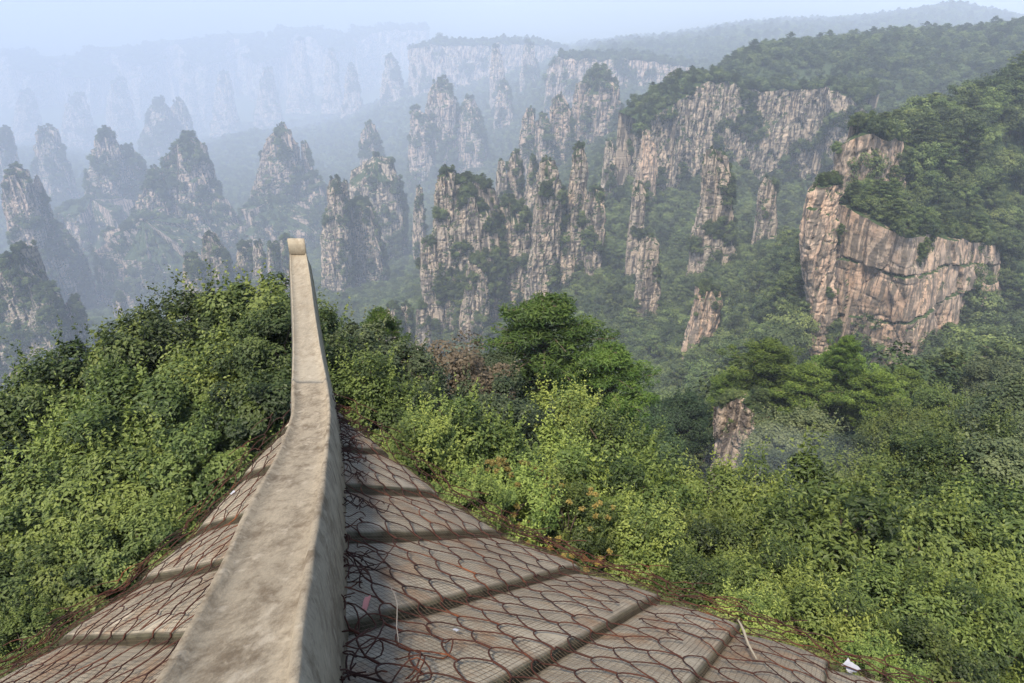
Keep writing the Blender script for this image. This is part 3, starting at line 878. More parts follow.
def pine_parts(seed, H, R, tiers, per, nl, nw, flat=.35):
    """trunk with whorls of level boughs, each bough ending in pads of needles"""
    rs = np.random.default_rng(seed)
    P, N, S_, T = [], [], [], []
    tb = Tubes()
    tp = [Vector((.03 * H * math.sin(i * .9 + seed), .03 * H * math.cos(i * 1.3 + seed), H * (i / 9) - (.6 if i == 0 else 0))) for i in range(10)]
    tb.add(tp, [R * .055 * (1.15 - i / 9) for i in range(10)], 7)
    for k in range(tiers):
        f = (k + rs.uniform(-.3, .3)) / (tiers - 1)
        z = H * (.26 + .72 * f)
        rr = R * (.55 + .45 * min(1, max(0, f) / .3)) * math.sqrt(max(.03, 1 - max(0, f - .1) ** 2.2 / .83)) * rs.uniform(.78, 1.12)
        nb = int(rs.integers(5, 8))
        a0 = rs.uniform(0, 6.28)
        for b in range(nb):
            a = a0 + b * 6.283 / nb + rs.uniform(-.35, .35)
            L = rr * rs.uniform(.5, 1.28)
            e = np.array([math.cos(a) * L, math.sin(a) * L, z + L * rs.uniform(.02, .25)])
            s = np.array([0, 0, z - .04 * H])
            tb.add([s, s * .5 + e * .5 + np.array([0, 0, .03 * H]), e], [R * .018, R * .012, R * .005], 4)
            npad = int(rs.integers(3, 6))
            for q in range(npad):
                t = rs.uniform(.45, 1.05)
                c = s + (e - s) * t + rs.normal(size=3) * np.array([.12, .12, .05]) * L
                pr = R * rs.uniform(.16, .30)
                n = per
                dd = blob_dirs(n, rs)
                p = c + dd * (rs.uniform(.2, 1, n) ** .5 * pr)[:, None] * np.array([1, 1, flat])
                P.append(p)
                N.append(rs.normal(size=(n, 3)) * .55 + np.array([0, 0, .9]))
                S_.append(nl * rs.uniform(.6, 1.25, n))
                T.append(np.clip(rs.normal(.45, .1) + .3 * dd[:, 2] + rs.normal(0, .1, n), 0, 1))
    P, N, S_, T = map(np.concatenate, (P, N, S_, T))
    v, f = leaf_quads(P, N, S_, nw, rs=rs)
    return tb.mesh('trunk', [M_BARK]), v, f, np.repeat(T, 4)

def crown_me(v, f, t, mat):
    return npmesh('crown', v, f, [mat], False, attrs={'tint': t})

# prototypes: unit-ish meshes, shared by every copy
BROAD = []     # (crown mesh, trunk mesh, R, H)
def broad_proto(seed, R, H, nclump, per, leaf, shoots, mat, lo=.22, aspect=.55, trunk_r=.09, **kw):
    v, f, t, C = crown(seed, R, H * lo, H, nclump, per, leaf, shoots, aspect=aspect, **kw)
    return (crown_me(v, f, t, mat), trunk_mesh(seed, C, H, trunk_r), R, H)
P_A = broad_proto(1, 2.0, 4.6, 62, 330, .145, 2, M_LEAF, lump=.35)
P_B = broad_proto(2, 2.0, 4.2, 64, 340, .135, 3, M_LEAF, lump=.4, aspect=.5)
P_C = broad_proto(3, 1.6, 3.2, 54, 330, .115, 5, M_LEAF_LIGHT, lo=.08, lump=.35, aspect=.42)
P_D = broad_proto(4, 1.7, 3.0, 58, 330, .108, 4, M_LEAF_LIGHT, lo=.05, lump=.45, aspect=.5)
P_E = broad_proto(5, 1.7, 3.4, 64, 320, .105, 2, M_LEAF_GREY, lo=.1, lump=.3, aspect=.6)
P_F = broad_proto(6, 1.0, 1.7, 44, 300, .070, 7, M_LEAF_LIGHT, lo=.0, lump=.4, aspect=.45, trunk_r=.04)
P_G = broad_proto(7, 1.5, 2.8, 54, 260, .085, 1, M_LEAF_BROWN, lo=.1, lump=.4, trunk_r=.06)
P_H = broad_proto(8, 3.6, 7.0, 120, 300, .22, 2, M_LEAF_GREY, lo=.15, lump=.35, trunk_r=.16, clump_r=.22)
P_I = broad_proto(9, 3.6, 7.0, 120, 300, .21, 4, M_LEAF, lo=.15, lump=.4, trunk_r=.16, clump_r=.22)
tr_, v_, f_, t_ = pine_parts(3, 5.6, 2.2, 11, 95, .22, .22, .38)
P_PINE = (crown_me(v_, f_, t_, M_PINE_DEEP), tr_, 2.2, 5.6)
tr_, v_, f_, t_ = pine_parts(8, 11.0, 3.6, 12, 110, .42, .26, .5)
P_PINE2 = (crown_me(v_, f_, t_, M_PINE), tr_, 3.6, 11.0)

prng = random.Random(5)
def plant_tree(proto, px, py_top, Y, R, name, label, cat, group=None, mat=None, H=None, top_off=0.0):
    """a tree whose top shows at (px, py_top) standing at distance Y"""
    cm, tm, r0, h0 = proto
    s = R / r0
    hs = (H / h0) if H else s
    p = at(px, py_top, Y)
    root = empty(name, (p.x, p.y, p.z - h0 * hs))
    root.rotation_euler = (0, 0, prng.uniform(0, 6.283))
    root.scale = (s, s, hs)
    tag(root, label, cat, group)
    c = link('crown', cm, root)
    t = link('trunk', tm, root)
    if mat is not None:
        c.material_slots[0].link = 'OBJECT'
        c.material_slots[0].material = mat
    return root

GL = 'leafy trees of the thicket left of the ridge'
LEFT = [
    (245, 277, 17, 2.1, P_A, 'tallest leafy tree of the left thicket, topping out beside the curled ridge tip'),
    (182, 300, 16.5, 1.9, P_B, 'leafy tree on the left thicket skyline, second from the ridge tip'),
    (128, 322, 15.5, 1.9, P_A, 'leafy tree midway along the sloping skyline of the left thicket'),
    (70, 352, 14.5, 1.9, P_B, 'leafy tree low on the sloping skyline of the left thicket'),
    (8, 385, 13.5, 1.9, P_A, 'leafy tree where the thicket skyline meets the left edge'),
    (280, 312, 13, 1.4, P_B, 'leafy bush pressed against the left side of the upper ridge'),
    (215, 345, 13, 1.8, P_A, 'dark leafy tree below the tallest tree of the left thicket'),
    (150, 378, 12, 1.8, P_B, 'broad leafy tree in the heart of the left thicket'),
    (82, 405, 11, 1.8, P_C, 'large sunlit light green bush with yellow tips in the left thicket'),
    (8, 440, 10.5, 1.9, P_A, 'leafy tree at the left edge beside the large sunlit bush'),
    (262, 372, 10.5, 1.2, P_A, 'leafy bush above the left roof corner beside the ridge'),
    (200, 425, 9.6, 1.3, P_B, 'leafy bush over the dark gap beside the left eave'),
    (135, 455, 9, 1.5, P_A, 'leafy bush between the large sunlit bush and the left eave'),
    (55, 480, 8.6, 1.5, P_B, 'shaded leafy bush below the large sunlit bush'),
    (-15, 510, 8.2, 1.6, P_A, 'leafy bush cut by the left edge halfway down'),
    (130, 520, 7.4, .95, P_B, 'small leafy bush touching the left eave at its middle'),
    (70, 555, 6.8, .95, P_A, 'small leafy bush over the lower left eave'),
    (5, 575, 6.6, 1.0, P_B, 'leafy bush in the lower left corner above the eave'),
    (15, 628, 5.6, .6, P_F, 'low bright green shrub at the lower left corner'),
]
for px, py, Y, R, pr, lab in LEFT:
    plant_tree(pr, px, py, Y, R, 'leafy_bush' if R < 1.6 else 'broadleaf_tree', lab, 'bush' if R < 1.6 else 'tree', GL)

GR = 'bushes and trees on the slope right of the ridge'
RIGHT = [
    (352, 322, 15, 1.5, P_E, 'greyish green bush just right of the upper ridge'),
    (392, 345, 14, 1.4, P_E, 'greyish green bush left of the brown bush'),
    (438, 322, 18, 2.3, P_G, 'sparse brown bush with bare twigs left of the pines'),
    (490, 352, 23, 1.5, P_E, 'dull green bush between the brown bush and the larger pine'),
    (368, 372, 11, 1.2, P_D, 'light green bush right of the ridge at the roof corner'),
    (420, 396, 11, 1.3, P_E, 'greyish leafy bush below the brown bush'),
    (490, 380, 15, 1.7, P_E, 'leafy bush directly below the larger pine'),
    (560, 405, 16, 1.7, P_D, 'light green bush below the smaller pine on its left'),
    (402, 425, 8.5, .9, P_D, 'light green shrub close to the upper right eave'),
    (470, 420, 9.6, 1.3, P_D, 'yellow green shrub above the orange tinted shrub'),
    (620, 430, 14, 1.7, P_D, 'light green bush beneath the smaller pine on its right'),
    (555, 445, 10.5, 1.4, P_C, 'light green bush right of the orange tinted shrub'),
    (505, 474, 7.6, .85, P_F, 'shrub with orange flower heads above the eave'),
    (570, 500, 7.4, .8, P_F, 'low shrub with a few orange flower heads'),
    (460, 480, 7.0, .6, P_F, 'small shrub at the eave left of the orange tinted shrub'),
    (650, 470, 10, 1.5, P_C, 'bushy light green shrub in the middle of the right slope'),
    (676, 484, 14, 1.7, P_C, 'yellow green bush under the stepped brown rock face'),
    (745, 470, 13.5, 1.7, P_C, 'leafy light bush right of the yellow green bush'),
    (635, 525, 7.2, .9, P_D, 'light shrub above the middle of the right eave'),
    (720, 520, 8.4, 1.2, P_C, 'leafy shrub between the eave and the large round bush'),
    (845, 488, 9.0, 1.9, P_C, 'large round bush with upright shoots at lower right'),
    (690, 572, 6.0, .7, P_D, 'small shrub close above the right eave'),
    (775, 560, 7.0, 1.0, P_C, 'shrub left below the large round bush'),
    (760, 605, 5.4, .6, P_D, 'small shrub touching the lower right eave'),
    (835, 600, 5.8, .9, P_C, 'shrub in front of the large round bush above the lower right eave'),
    (935, 530, 8.4, 1.5, P_B, 'darker leafy bush right of the large round bush'),
    (1010, 510, 9.5, 1.7, P_B, 'leafy bush at the right edge above the lower corner'),
    (915, 600, 6.2, 1.0, P_B, 'shaded leafy bush in the lower right corner beside the eave'),
    (990, 590, 6.4, 1.1, P_C, 'leafy bush in the lower right corner of the slope'),
    (960, 655, 5.0, .7, P_A, 'low dark leafy bush in the bottom right corner'),
    (890, 655, 4.7, .5, P_F, 'low leafy shrub at the bottom behind the lower right eave'),
]
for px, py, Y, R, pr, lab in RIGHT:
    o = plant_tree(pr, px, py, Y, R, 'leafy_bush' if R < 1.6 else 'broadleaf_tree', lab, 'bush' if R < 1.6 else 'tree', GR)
    if 'orange flower heads' in lab:   # flat flower heads held above the leaves
        rs = np.random.default_rng(int(px))
        bp, bn, bs, bt = [], [], [], []
        for k in range(80 if px < 540 else 34):
            d = blob_dirs(1, rs)[0]; d[2] = abs(d[2]) * .8 + .25
            c = d * np.array([1.0, 1.0, .95]) * .95 + np.array([0, 0, .75])
            n = 50
            q = blob_dirs(n, rs) * rs.uniform(.2, 1, (n, 1)) * np.array([.06, .06, .04])
            bp.append(c + q); bn.append(rs.normal(size=(n, 3)) * .4 + [0, 0, 1]); bs.append(np.full(n, .04)); bt.append(rs.uniform(0, 1, n))
        v, f = leaf_quads(np.concatenate(bp), np.concatenate(bn), np.concatenate(bs), .8, rs=rs)
        link('flower_head', npmesh('flower_head', v, f, [M_BLOOM], attrs={'tint': np.repeat(np.concatenate(bt), 4)}), o)

GM = 'broadleaf trees on the spur below the pink cliff'
for px, py, Y, R, pr, H, lab in [
    (800, 420, 42, 3.6, P_H, 6, 'round dull green tree in front of the spur pines'),
    (780, 462, 30, 2.6, P_H, 5, 'dull green tree at the foot of the stepped brown rock face'),
    (870, 448, 30, 2.8, P_H, 5, 'dull tree left of the light boulder'),
    (925, 455, 26, 2.8, P_I, 5, 'leafy tree directly below the light boulder'),
    (985, 430, 28, 3.0, P_I, 6, 'leafy tree at the right edge beside the light boulder'),
    (1035, 395, 38, 4.0, P_H, 7, 'tall tree cut by the right edge above the lower bushes'),
    (955, 395, 55, 3.8, P_I, 7, 'leafy tree behind the light boulder'),
    (1010, 365, 75, 4.8, P_H, 8, 'dull green tree under the shaded end of the pink cliff'),
    (905, 415, 48, 3.0, P_I, 6, 'leafy tree between the spur pines and the light boulder'),
    (845, 470, 22, 2.2, P_I, 4, 'leafy tree behind the large round bush'),
    (790, 468, 20, 2.0, P_H, 4, 'dull green tree behind the leafy light bush'),
    (900, 490, 17, 2.3, P_I, 4.2, 'leafy tree above the darker leafy bush'),
    (965, 470, 17, 2.4, P_I, 4.2, 'fine leaved tree above the bushes at the right edge'),
    (1030, 460, 17, 2.4, P_H, 4.2, 'tree cut by the right edge halfway down the slope'),
    (680, 400, 60, 3.6, P_H, 7, 'dark tree on the slope right of the smaller pine'),
    (655, 430, 48, 3.4, P_H, 7, 'dark tree low behind the smaller pine'),
]:
    plant_tree(pr, px, py, Y, R, 'broadleaf_tree', lab, 'tree', GM, H=H, mat=M_LEAF_DARK if 'dark tree' in lab else None)

plant_tree(P_PINE, 546, 302, 26, 2.7, 'pine_tree', 'larger of the two bright green pines in the middle', 'pine', 'pines in the middle', H=6.0)
plant_tree(P_PINE, 608, 350, 24.5, 2.0, 'pine_tree', 'smaller of the two bright green pines in the middle', 'pine', 'pines in the middle', H=5.0)
plant_tree(P_PINE, 378, 312, 24, 1.0, 'pine_tree', 'small dark pine top behind the greyish bushes right of the ridge', 'pine', H=4.0)
for px, py, R, H, lab in [
    (736, 376, 3.0, 8, 'leftmost pine on the near spur above the stepped rock face'),
    (772, 344, 4.0, 11, 'tallest pine at the left of the near spur'),
    (810, 368, 3.5, 9, 'pine in the middle of the near spur, left of the reddish trunk'),
    (848, 354, 4.0, 11, 'tall dense pine in the middle of the near spur'),
    (882, 376, 3.6, 9, 'pine right of the middle on the near spur'),
    (910, 372, 3.5, 9.5, 'rightmost bright pine on the near spur'),
    (765, 402, 2.8, 6, 'low pine at the left front of the near spur'),
    (849, 338, 1.9, 8, 'slim pine climbing the crack of the pink cliff'),
]:
    plant_tree(P_PINE2, px, py, 74 + (px * 7 % 9) - 4, R, 'pine_tree', lab, 'pine', 'pines on the near spur', H=H)

# boulder on the slope
bv, bf = [], []
for i in range(13):
    for j in range(20):
        th, ph = math.pi * i / 12, 2 * math.pi * j / 20
        d = Vector((math.sin(th) * math.cos(ph), math.sin(th) * math.sin(ph), math.cos(th)))
        r = 1 + .25 * mn.noise(d * 1.6) + .12 * mn.noise(d * 4)
        bv.append((d.x * r, d.y * r * .9, d.z * r * .72))
o = link('boulder', npmesh('boulder', bv, grid_faces(13, 20, True), [M_ROCK_SMALL]), None, at(951, 444, 46))
o.scale = (.75, .75, .75)
tag(o, 'light brown boulder showing between trees on the right slope', 'boulder')

# ---- forest on the slopes: single trees near, one mass beyond
def forest_proto(kind, seed, R=4.0, H=8.0):
    if kind == 'pine':
        tr, v, f, t = pine_parts(seed, H, R * .85, 9, 24, R * .17, .32, .3)
        m = M_FOREST_PINE
    else:
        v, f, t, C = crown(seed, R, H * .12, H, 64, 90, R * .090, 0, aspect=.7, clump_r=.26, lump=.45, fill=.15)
        tr = trunk_mesh(seed, C, H, R * .05, limbs=5)
        m = M_FOREST
    nv = len(tr.vertices)
    tv = np.empty(nv * 3, np.float32); tr.vertices.foreach_get('co', tv)
    tf = np.array([list(p.vertices) for p in tr.polygons])
    V = np.concatenate([tv.reshape(-1, 3), v])
    F = np.concatenate([tf, f + nv])
    mi = np.concatenate([np.zeros(len(tf), int), np.ones(len(f), int)])
    return npmesh('forest_tree', V, F, [M_BARK, m], False, mi, {'tint': np.concatenate([np.full(nv, .5), t])})
FP = [forest_proto('broad', 31), forest_proto('broad', 32, 4.0, 7.2), forest_proto('pine', 33, 4.0, 10.0)]

frs = np.random.default_rng(21)
cand = []
def scatter(Y0, Y1, spacing, size):
    n = int(.95 * (Y1 ** 2 - Y0 ** 2) / spacing ** 2)
    Y = np.sqrt(frs.uniform(Y0 ** 2, Y1 ** 2, n))
    a = frs.uniform(-.95, .95, n)
    X = a * Y
    Z = np.array([ground_z(x, y) for x, y in zip(X, Y)])
    sz = size * np.clip(frs.lognormal(-.08, .32, n), .45, 1.7)
    k = np.where(frs.random(n) < .2, 2, frs.integers(0, 2, n))
    cand.append(np.stack([X, Y, Z, sz, k], -1))
scatter(62, 420, 7.2, 12.0)
scatter(420, 900, 7.0, 9.5)
scatter(900, 1700, 9.0, 10.5)
scatter(1700, 3200, 14.0, 14.0)
scatter(3200, 6500, 32.0, 24.0)
T_ = np.concatenate(cand)
# leave out what hills hide from the photo and a wide margin round it
HOR_A = np.linspace(-1.0, 1.0, 400)
elev = np.array([[ground_z(a * y, y) / y for a in HOR_A] for y in YS])
run = np.maximum.accumulate(elev, 0)
def hidden(x, y, ztop):
    i = int(np.clip((math.log(y) - LY[0]) / (LY[1] - LY[0]), 1, len(YS) - 1)) - 1
    j = int(np.clip((x / y + 1) / 2 * 399, 0, 399))
    return ztop / y < run[max(0, i - 2), j] - .03
keep = np.array([not hidden(x, y, z + s * 1.1) for x, y, z, s, k in T_])
T_ = T_[keep]
# keep crowns off the near spur's planted trees
VEGA = np.array(VEG)
bigv = (VEGA[:, 1] < 420) & (VEGA[:, 3] > 4.5)
T_ = np.concatenate([T_, VEGA[bigv]])
VEGA = VEGA[~bigv]
T_ = T_[~((T_[:, 1] < 82) & (T_[:, 0] / T_[:, 1] > .18))]
vis_px = (T_[:, 0] / T_[:, 1])
inframe = np.abs(vis_px) < .80
seen = inframe & (T_[:, 0] / T_[:, 1] > .10) & (T_[:, 1] < 420)
size_px = T_[:, 3] / np.hypot(T_[:, 1], T_[:, 2])
order = np.argsort(np.where(seen, -size_px, 1))
N_SINGLE = min(215, int(seen.sum()))
single, rest = T_[order[:N_SINGLE]], T_[order[N_SINGLE:]]
def zone(x, y, z):
    a = x / y
    if a > .36 and y > 262 and z > -130: return 'green tree in the dense wood on top of the pink cliff', 'trees on top of the pink cliff'
    if a > .45: return 'green tree in the dense wood on the slope below the pink cliff', 'trees below the pink cliff'
    return 'dark green tree in the dense wood of the valley left of the pink cliff', 'trees in the valley left of the pink cliff'
for x, y, z, s, k in single:
    lab, grp = zone(x, y, z)
    o = link('pine_tree' if k == 2 else 'broadleaf_tree', FP[int(k)], None, (x, y, z - .4))
    q = s / 8.0
    o.scale = (q, q, q * frs.uniform(.85, 1.2))
    o.rotation_euler = (0, 0, frs.uniform(0, 6.283))
    tag(o, lab, 'tree', grp)
FIRST = {}
for o in COL.objects:
    if o.type == 'MESH' and o.data in FP and o.data.name not in FIRST:
        FIRST[o.data.name] = o
PTS = np.concatenate([rest, VEGA])
me = bpy.data.meshes.new('forest')
me.vertices.add(len(PTS))
me.vertices.foreach_set('co', PTS[:, :3].astype(np.float32).ravel())
for nm, val, ty in (('size', PTS[:, 3] / 8.0, 'FLOAT'), ('turn', frs.uniform(0, 6.283, len(PTS)), 'FLOAT'), ('sort', PTS[:, 4], 'INT')):
    at_ = me.attributes.new(nm, ty, 'POINT')
    at_.data.foreach_set('value', val.astype(np.float32 if ty == 'FLOAT' else np.int32))
me.update()
forest = link('forest', me)
tag(forest, 'dense far green wood covering the slopes and the ledges of the rock pillars', kind='stuff')
ng = bpy.data.node_groups.new('forest', 'GeometryNodeTree')
ng.interface.new_socket('Geometry', in_out='INPUT', socket_type='NodeSocketGeometry')
ng.interface.new_socket('Geometry', in_out='OUTPUT', socket_type='NodeSocketGeometry')
gi, go = ng.nodes.new('NodeGroupInput'), ng.nodes.new('NodeGroupOutput')
jn = ng.nodes.new('GeometryNodeJoinGeometry')
def named(nm, ty):
    n = ng.nodes.new('GeometryNodeInputNamedAttribute'); n.data_type = ty; n.inputs[0].default_value = nm
    return [o for o in n.outputs if o.enabled][0]
turn, size_, sort_ = named('turn', 'FLOAT'), named('size', 'FLOAT'), named('sort', 'INT')
cx_ = ng.nodes.new('ShaderNodeCombineXYZ'); ng.links.new(turn, cx_.inputs[2])
for k in range(3):
    oi = ng.nodes.new('GeometryNodeObjectInfo'); oi.transform_space = 'ORIGINAL'
    oi.inputs['Object'].default_value = FIRST[FP[k].name]
    oi.inputs['As Instance'].default_value = True
    ip = ng.nodes.new('GeometryNodeInstanceOnPoints')
    cmp_ = ng.nodes.new('FunctionNodeCompare'); cmp_.data_type = 'INT'; cmp_.operation = 'EQUAL'
    ii = [s for s in cmp_.inputs if s.enabled and s.type == 'INT']
    ng.links.new(sort_, ii[0]); ii[1].default_value = k
    ng.links.new(gi.outputs[0], ip.inputs['Points'])
    ng.links.new(cmp_.outputs[0], ip.inputs['Selection'])
    ng.links.new(oi.outputs['Geometry'], ip.inputs['Instance'])
    ng.links.new(cx_.outputs[0], ip.inputs['Rotation'])
    ng.links.new(size_, ip.inputs['Scale'])
    ng.links.new(ip.outputs[0], jn.inputs[0])
ng.links.new(jn.outputs[0], go.inputs[0])
md = forest.modifiers.new('forest', 'NODES'); md.node_group = ng
print('VEGN', len(VEG), len(VEGA), np.histogram(VEGA[:,1], bins=[0,420,520,540,560,580,700,800,1000,1500,9000]))
print('forest points', len(PTS), 'rock veg', len(VEGA), 'singles', N_SINGLE)


# ------------------------------------------------------------------ pavilion roof corner
CRN = Vector((-1.4, 4.1, 0))
NRM = {1: Vector((.53, .848, 0)), -1: Vector((-.848, .53, 0))}    # downslope, plan
EAV = {1: Vector((.848, -.53, 0)), -1: Vector((-.53, -.848, 0))}  # along the eave away from the corner
HIPR = [  # photo row, left and right edge of the ridge's top, camera depth
    (960, -60, 292, .55), (800, 72, 299, .76), (730, 120, 303, .95), (683, 150, 306, 1.11), (634, 180, 308, 1.33), (571, 215, 316, 1.70), (531, 233, 321, 2.02),
    (492, 253, 326.5, 2.45), (452, 276, 330, 3.15), (413, 290.5, 332, 4.0), (386, 291, 329, 4.7), (353, 292.3, 322, 5.75), (327, 292.3, 317.7, 6.6),
    (302, 291.5, 314, 7.5), (276, 290.3, 310.5, 8.5), (253, 289.3, 306.5, 9.3)]
def _rows():
    k = [(atD(l, y, d), atD(r, y, d)) for y, l, r, d in HIPR]
    a0, b0 = k[0]
    c0, d0 = k[1]
    k.insert(0, (a0 + (a0 - c0) * 2.5, b0 + (b0 - d0) * 2.5))
    out = []
    for i in range(len(k) - 1):
        for t in np.linspace(0, 1, 7)[:-1]:
            o = []
            for e in (0, 1):
                p0, p1, p2, p3 = (k[min(max(j, 0), len(k) - 1)][e] for j in (i - 1, i, i + 1, i + 2))
                m1, m2 = (p2 - p0) * .5, (p3 - p1) * .5
                if i == 0: m1 = p2 - p1
                t2, t3 = t * t, t * t * t
                o.append(p1 * (2 * t3 - 3 * t2 + 1) + m1 * (t3 - 2 * t2 + t) + p2 * (-2 * t3 + 3 * t2) + m2 * (t3 - t2))
            out.append(tuple(o))
    out.append(k[-1])
    return out
HROW = _rows()
HC = np.array([((a + b) / 2)[:] for a, b in HROW])
_o = np.argsort(HC[:, 1])
hipX = lambda y: float(np.interp(y, HC[_o, 1], HC[_o, 0]))
def hip_h(y): return float(np.interp(y, [0, 1.5, 2.6, 3.4, 4.1, 5.0, 9.5], [.36, .35, .30, .22, .13, .13, .12]))
hipZ = lambda y: float(np.interp(y, HC[_o, 1], HC[_o, 2])) - hip_h(y)
def s_hip(side, v):
    """distance up the slope from the eave to the hip"""
    e, n = CRN + EAV[side] * v, NRM[side]
    lo, hi = 0.0, 8.0
    f = lambda s: ((e - n * s).x - hipX((e - n * s).y)) * side
    for _ in range(40):
        m = (lo + hi) / 2
        if f(m) > 0: lo = m
        else: hi = m
    return lo
GROOVES = {1: [0, .30, .65, 1.07, 1.56, 2.13, 2.63, 3.07, 3.50, 3.95, 4.4], -1: [0, .32, .69, 1.07, 1.47, 1.93, 2.38, 2.83, 3.28, 3.75, 4.2]}
z_eave = lambda v: float(np.interp(v, [0, .3, .65, 1.07, 1.56, 2.1, 2.65, 3.2, 3.6, 5], [-2.60, -2.74, -2.88, -3.06, -3.15, -3.14, -3.08, -3.02, -3.0, -3.0]))
PU = [0, .04, .15, .3, .5, .7, .85, .94, .985, 1.0]
PH = [0, .008, .024, .040, .052, .060, .062, .061, .056, .048]
def prof(side, v):
    g = GROOVES[side]
    i = max(0, min(len(g) - 2, int(np.searchsorted(g, v, side='right')) - 1))
    w = g[i + 1] - g[i]
    return float(np.interp((v - g[i]) / w, PU, PH)) * min(1.0, w / .45)
SH = {}
for sd in (1, -1):
    vv = np.linspace(0, 4.4, 90)
    SH[sd] = (vv, np.array([s_hip(sd, v) for v in vv]))
def surf(side, v, w, add=0.0):
    """w: plan distance from the eave (negative up the slope)"""
    s = max(.02, float(np.interp(v, *SH[side])))
    q = (w + s) / s
    e = CRN + EAV[side] * v
    h = e - NRM[side] * s
    zb = hipZ(h.y)
    ze = z_eave(v)
    z = zb + (ze - zb) * q - .06 * s * q * (1 - q) * .5
    p = e + NRM[side] * w
    return Vector((p.x, p.y, z + add))
VMAX = {1: 4.35, -1: 4.15}
# net lies on the crests and sags into the grooves
NETH = {}
for sd in (1, -1):
    vv = np.linspace(0, 4.4, 600)
    hh = np.array([prof(sd, v) for v in vv])
    kw = 9
    mx = np.array([hh[max(0, i - kw):i + kw + 1].max() for i in range(len(hh))])
    NETH[sd] = (vv, .45 * hh + .55 * np.convolve(np.pad(mx, 6, 'edge'), np.ones(13) / 13, 'valid'))
neth = lambda sd, v: max(prof(sd, v), float(np.interp(v, *NETH[sd])))

roof = empty('pavilion_roof', tuple(CRN + Vector((.3, -1.5, -8.5))))
tag(roof, 'concrete corner of a pavilion roof with a curled hip ridge above the trees', 'roof')
def under(o, parent=roof):
    o.parent = parent
    o.matrix_parent_inverse = parent.matrix_basis.inverted()
    return o

# slopes
for sd in (1, -1):
    g = GROOVES[sd]
    nq = 34
    V, St = [], []
    cols = 0
    for i in range(len(g) - 1):
        w_ = g[i + 1] - g[i]
        k = min(1.0, w_ / .45)
        for u, h in zip(PU + [1.0], PH + [0.0]):
            v = g[i] + w_ * u
            last = h == 0.0 and u == 1.0
            vq = min(v, VMAX[sd] + .25)
            s = float(np.interp(vq, *SH[sd]))
            cols += 1
            for q in range(nq + 2):
                if q < nq:
                    w = -s + (s + .0) * q / (nq - 1)
                    e_round = .035 * max(0, 1 - (nq - 1 - q) / 3.0) ** 2
                    ph = (i * 7 + sd) * 1.3
                    P = surf(sd, vq, w, h * k - e_round + (.010 * mn.noise(Vector((vq * 4, w * 4, ph))) + .006 * mn.noise(Vector((vq * 14, w * 14, ph)))))
                    P += NRM[sd] * (.03 * mn.noise(Vector((v * 3, ph, 0))) if q == nq - 1 else 0)
                elif q == nq:
                    P = surf(sd, vq, .015, h * k - .10)
                else:
                    P = surf(sd, vq, -.05, -.17)
                V.append(P[:])
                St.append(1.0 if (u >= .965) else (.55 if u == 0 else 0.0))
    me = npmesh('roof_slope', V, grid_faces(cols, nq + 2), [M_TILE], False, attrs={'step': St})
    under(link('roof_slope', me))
    # plain soffit under the slope
    V = []
    vs = np.linspace(0.02, VMAX[sd] + .2, 24)
    for v in vs:
        s = float(np.interp(v, *SH[sd]))
        for q in range(6):
            V.append(surf(sd, v, -s + (s - .04) * q / 5, -.16)[:])
    under(link('soffit', npmesh('soffit', V, grid_faces(len(vs), 6), [M_PLASTER])))
# body of the pavilion below
A0 = CRN - NRM[1] - NRM[-1]
q4 = [A0, A0 + EAV[1] * 4.2, A0 + EAV[1] * 4.2 + EAV[-1] * 4.2, A0 + EAV[-1] * 4.2]
V = [(p.x, p.y, z) for z in (-10.5, -3.2) for p in q4]
under(link('wall', npmesh('wall', V, [[0, 1, 5, 4], [1, 2, 6, 5], [2, 3, 7, 6], [3, 0, 4, 7], [4, 5, 6, 7]], [M_PLASTER])))

# hip ridge: body with raised lips, and the lighter tip with its scroll
def ridge_part(rows, lip, lift, mat_i):
    V = []
    for a, b in rows:
        ax = (b - a).normalized()
        wd = (b - a).length
        yc = (a.y + b.y) / 2
        h = hip_h(yc) + .06
        j = lambda s_: .0025 * mn.noise(Vector((a.x * 9 + s_ * 5, a.y * 9, s_)))
        lw = lip * wd
        up = Vector((0, 0, 1))
        bat = .035
        prof_ = [(-bat, -h), (-.012, -.10), (-.004, -.03), (.004, -.006), (lw * .35, .003), (lw * .8, .001), (lw * 1.15, -.013), (wd * .3, -.016), (wd * .5, -.014), (wd * .7, -.016),
                 (wd - lw * 1.15, -.013), (wd - lw * .85, .010), (wd - lw * .3, .011), (wd - .004, -.006), (wd + .004, -.03), (wd + .012, -.10), (wd + bat, -h)]
        for k, (x, z) in enumerate(prof_):
            V.append((a + ax * (x + j(k)) + up * (z + lift + j(k + 30)))[:])
    n = len(prof_)
    F = grid_faces(len(rows), n)
    F = np.concatenate([F, np.array([[i * n + n - 1, i * n, (i + 1) * n, (i + 1) * n + n - 1] for i in range(len(rows) - 1)])])
    F = [list(f) for f in F] + [list(range(n)), list(range((len(rows) - 1) * n, len(rows) * n))]
    return V, F
cut = next(i for i, r in enumerate(HROW) if (r[0].y + r[1].y) / 2 > 4.05)
def densify(rows, k):
    out = []
    for (a, b), (c, d) in zip(rows[:-1], rows[1:]):
        for t in range(k):
            out.append((a.lerp(c, t / k), b.lerp(d, t / k)))
    return out + [rows[-1]]
V, F = ridge_part(densify(HROW[:cut + 1], 3), .12, .001, 0)
under(link('hip_ridge', npmesh('hip_ridge', V, F, [M_CONC], True)))
V, F = ridge_part(densify(HROW[cut:], 2), .08, -.004, 0)
tip = under(link('ridge_tip', npmesh('ridge_tip', V, F, [M_CONC_LIP], True)))
a, b = HROW[-1]
ax = (b - a).normalized()
fw = Vector((-.31, 1, 0)).normalized()
c0 = (a + b) / 2
wd = (b - a).length
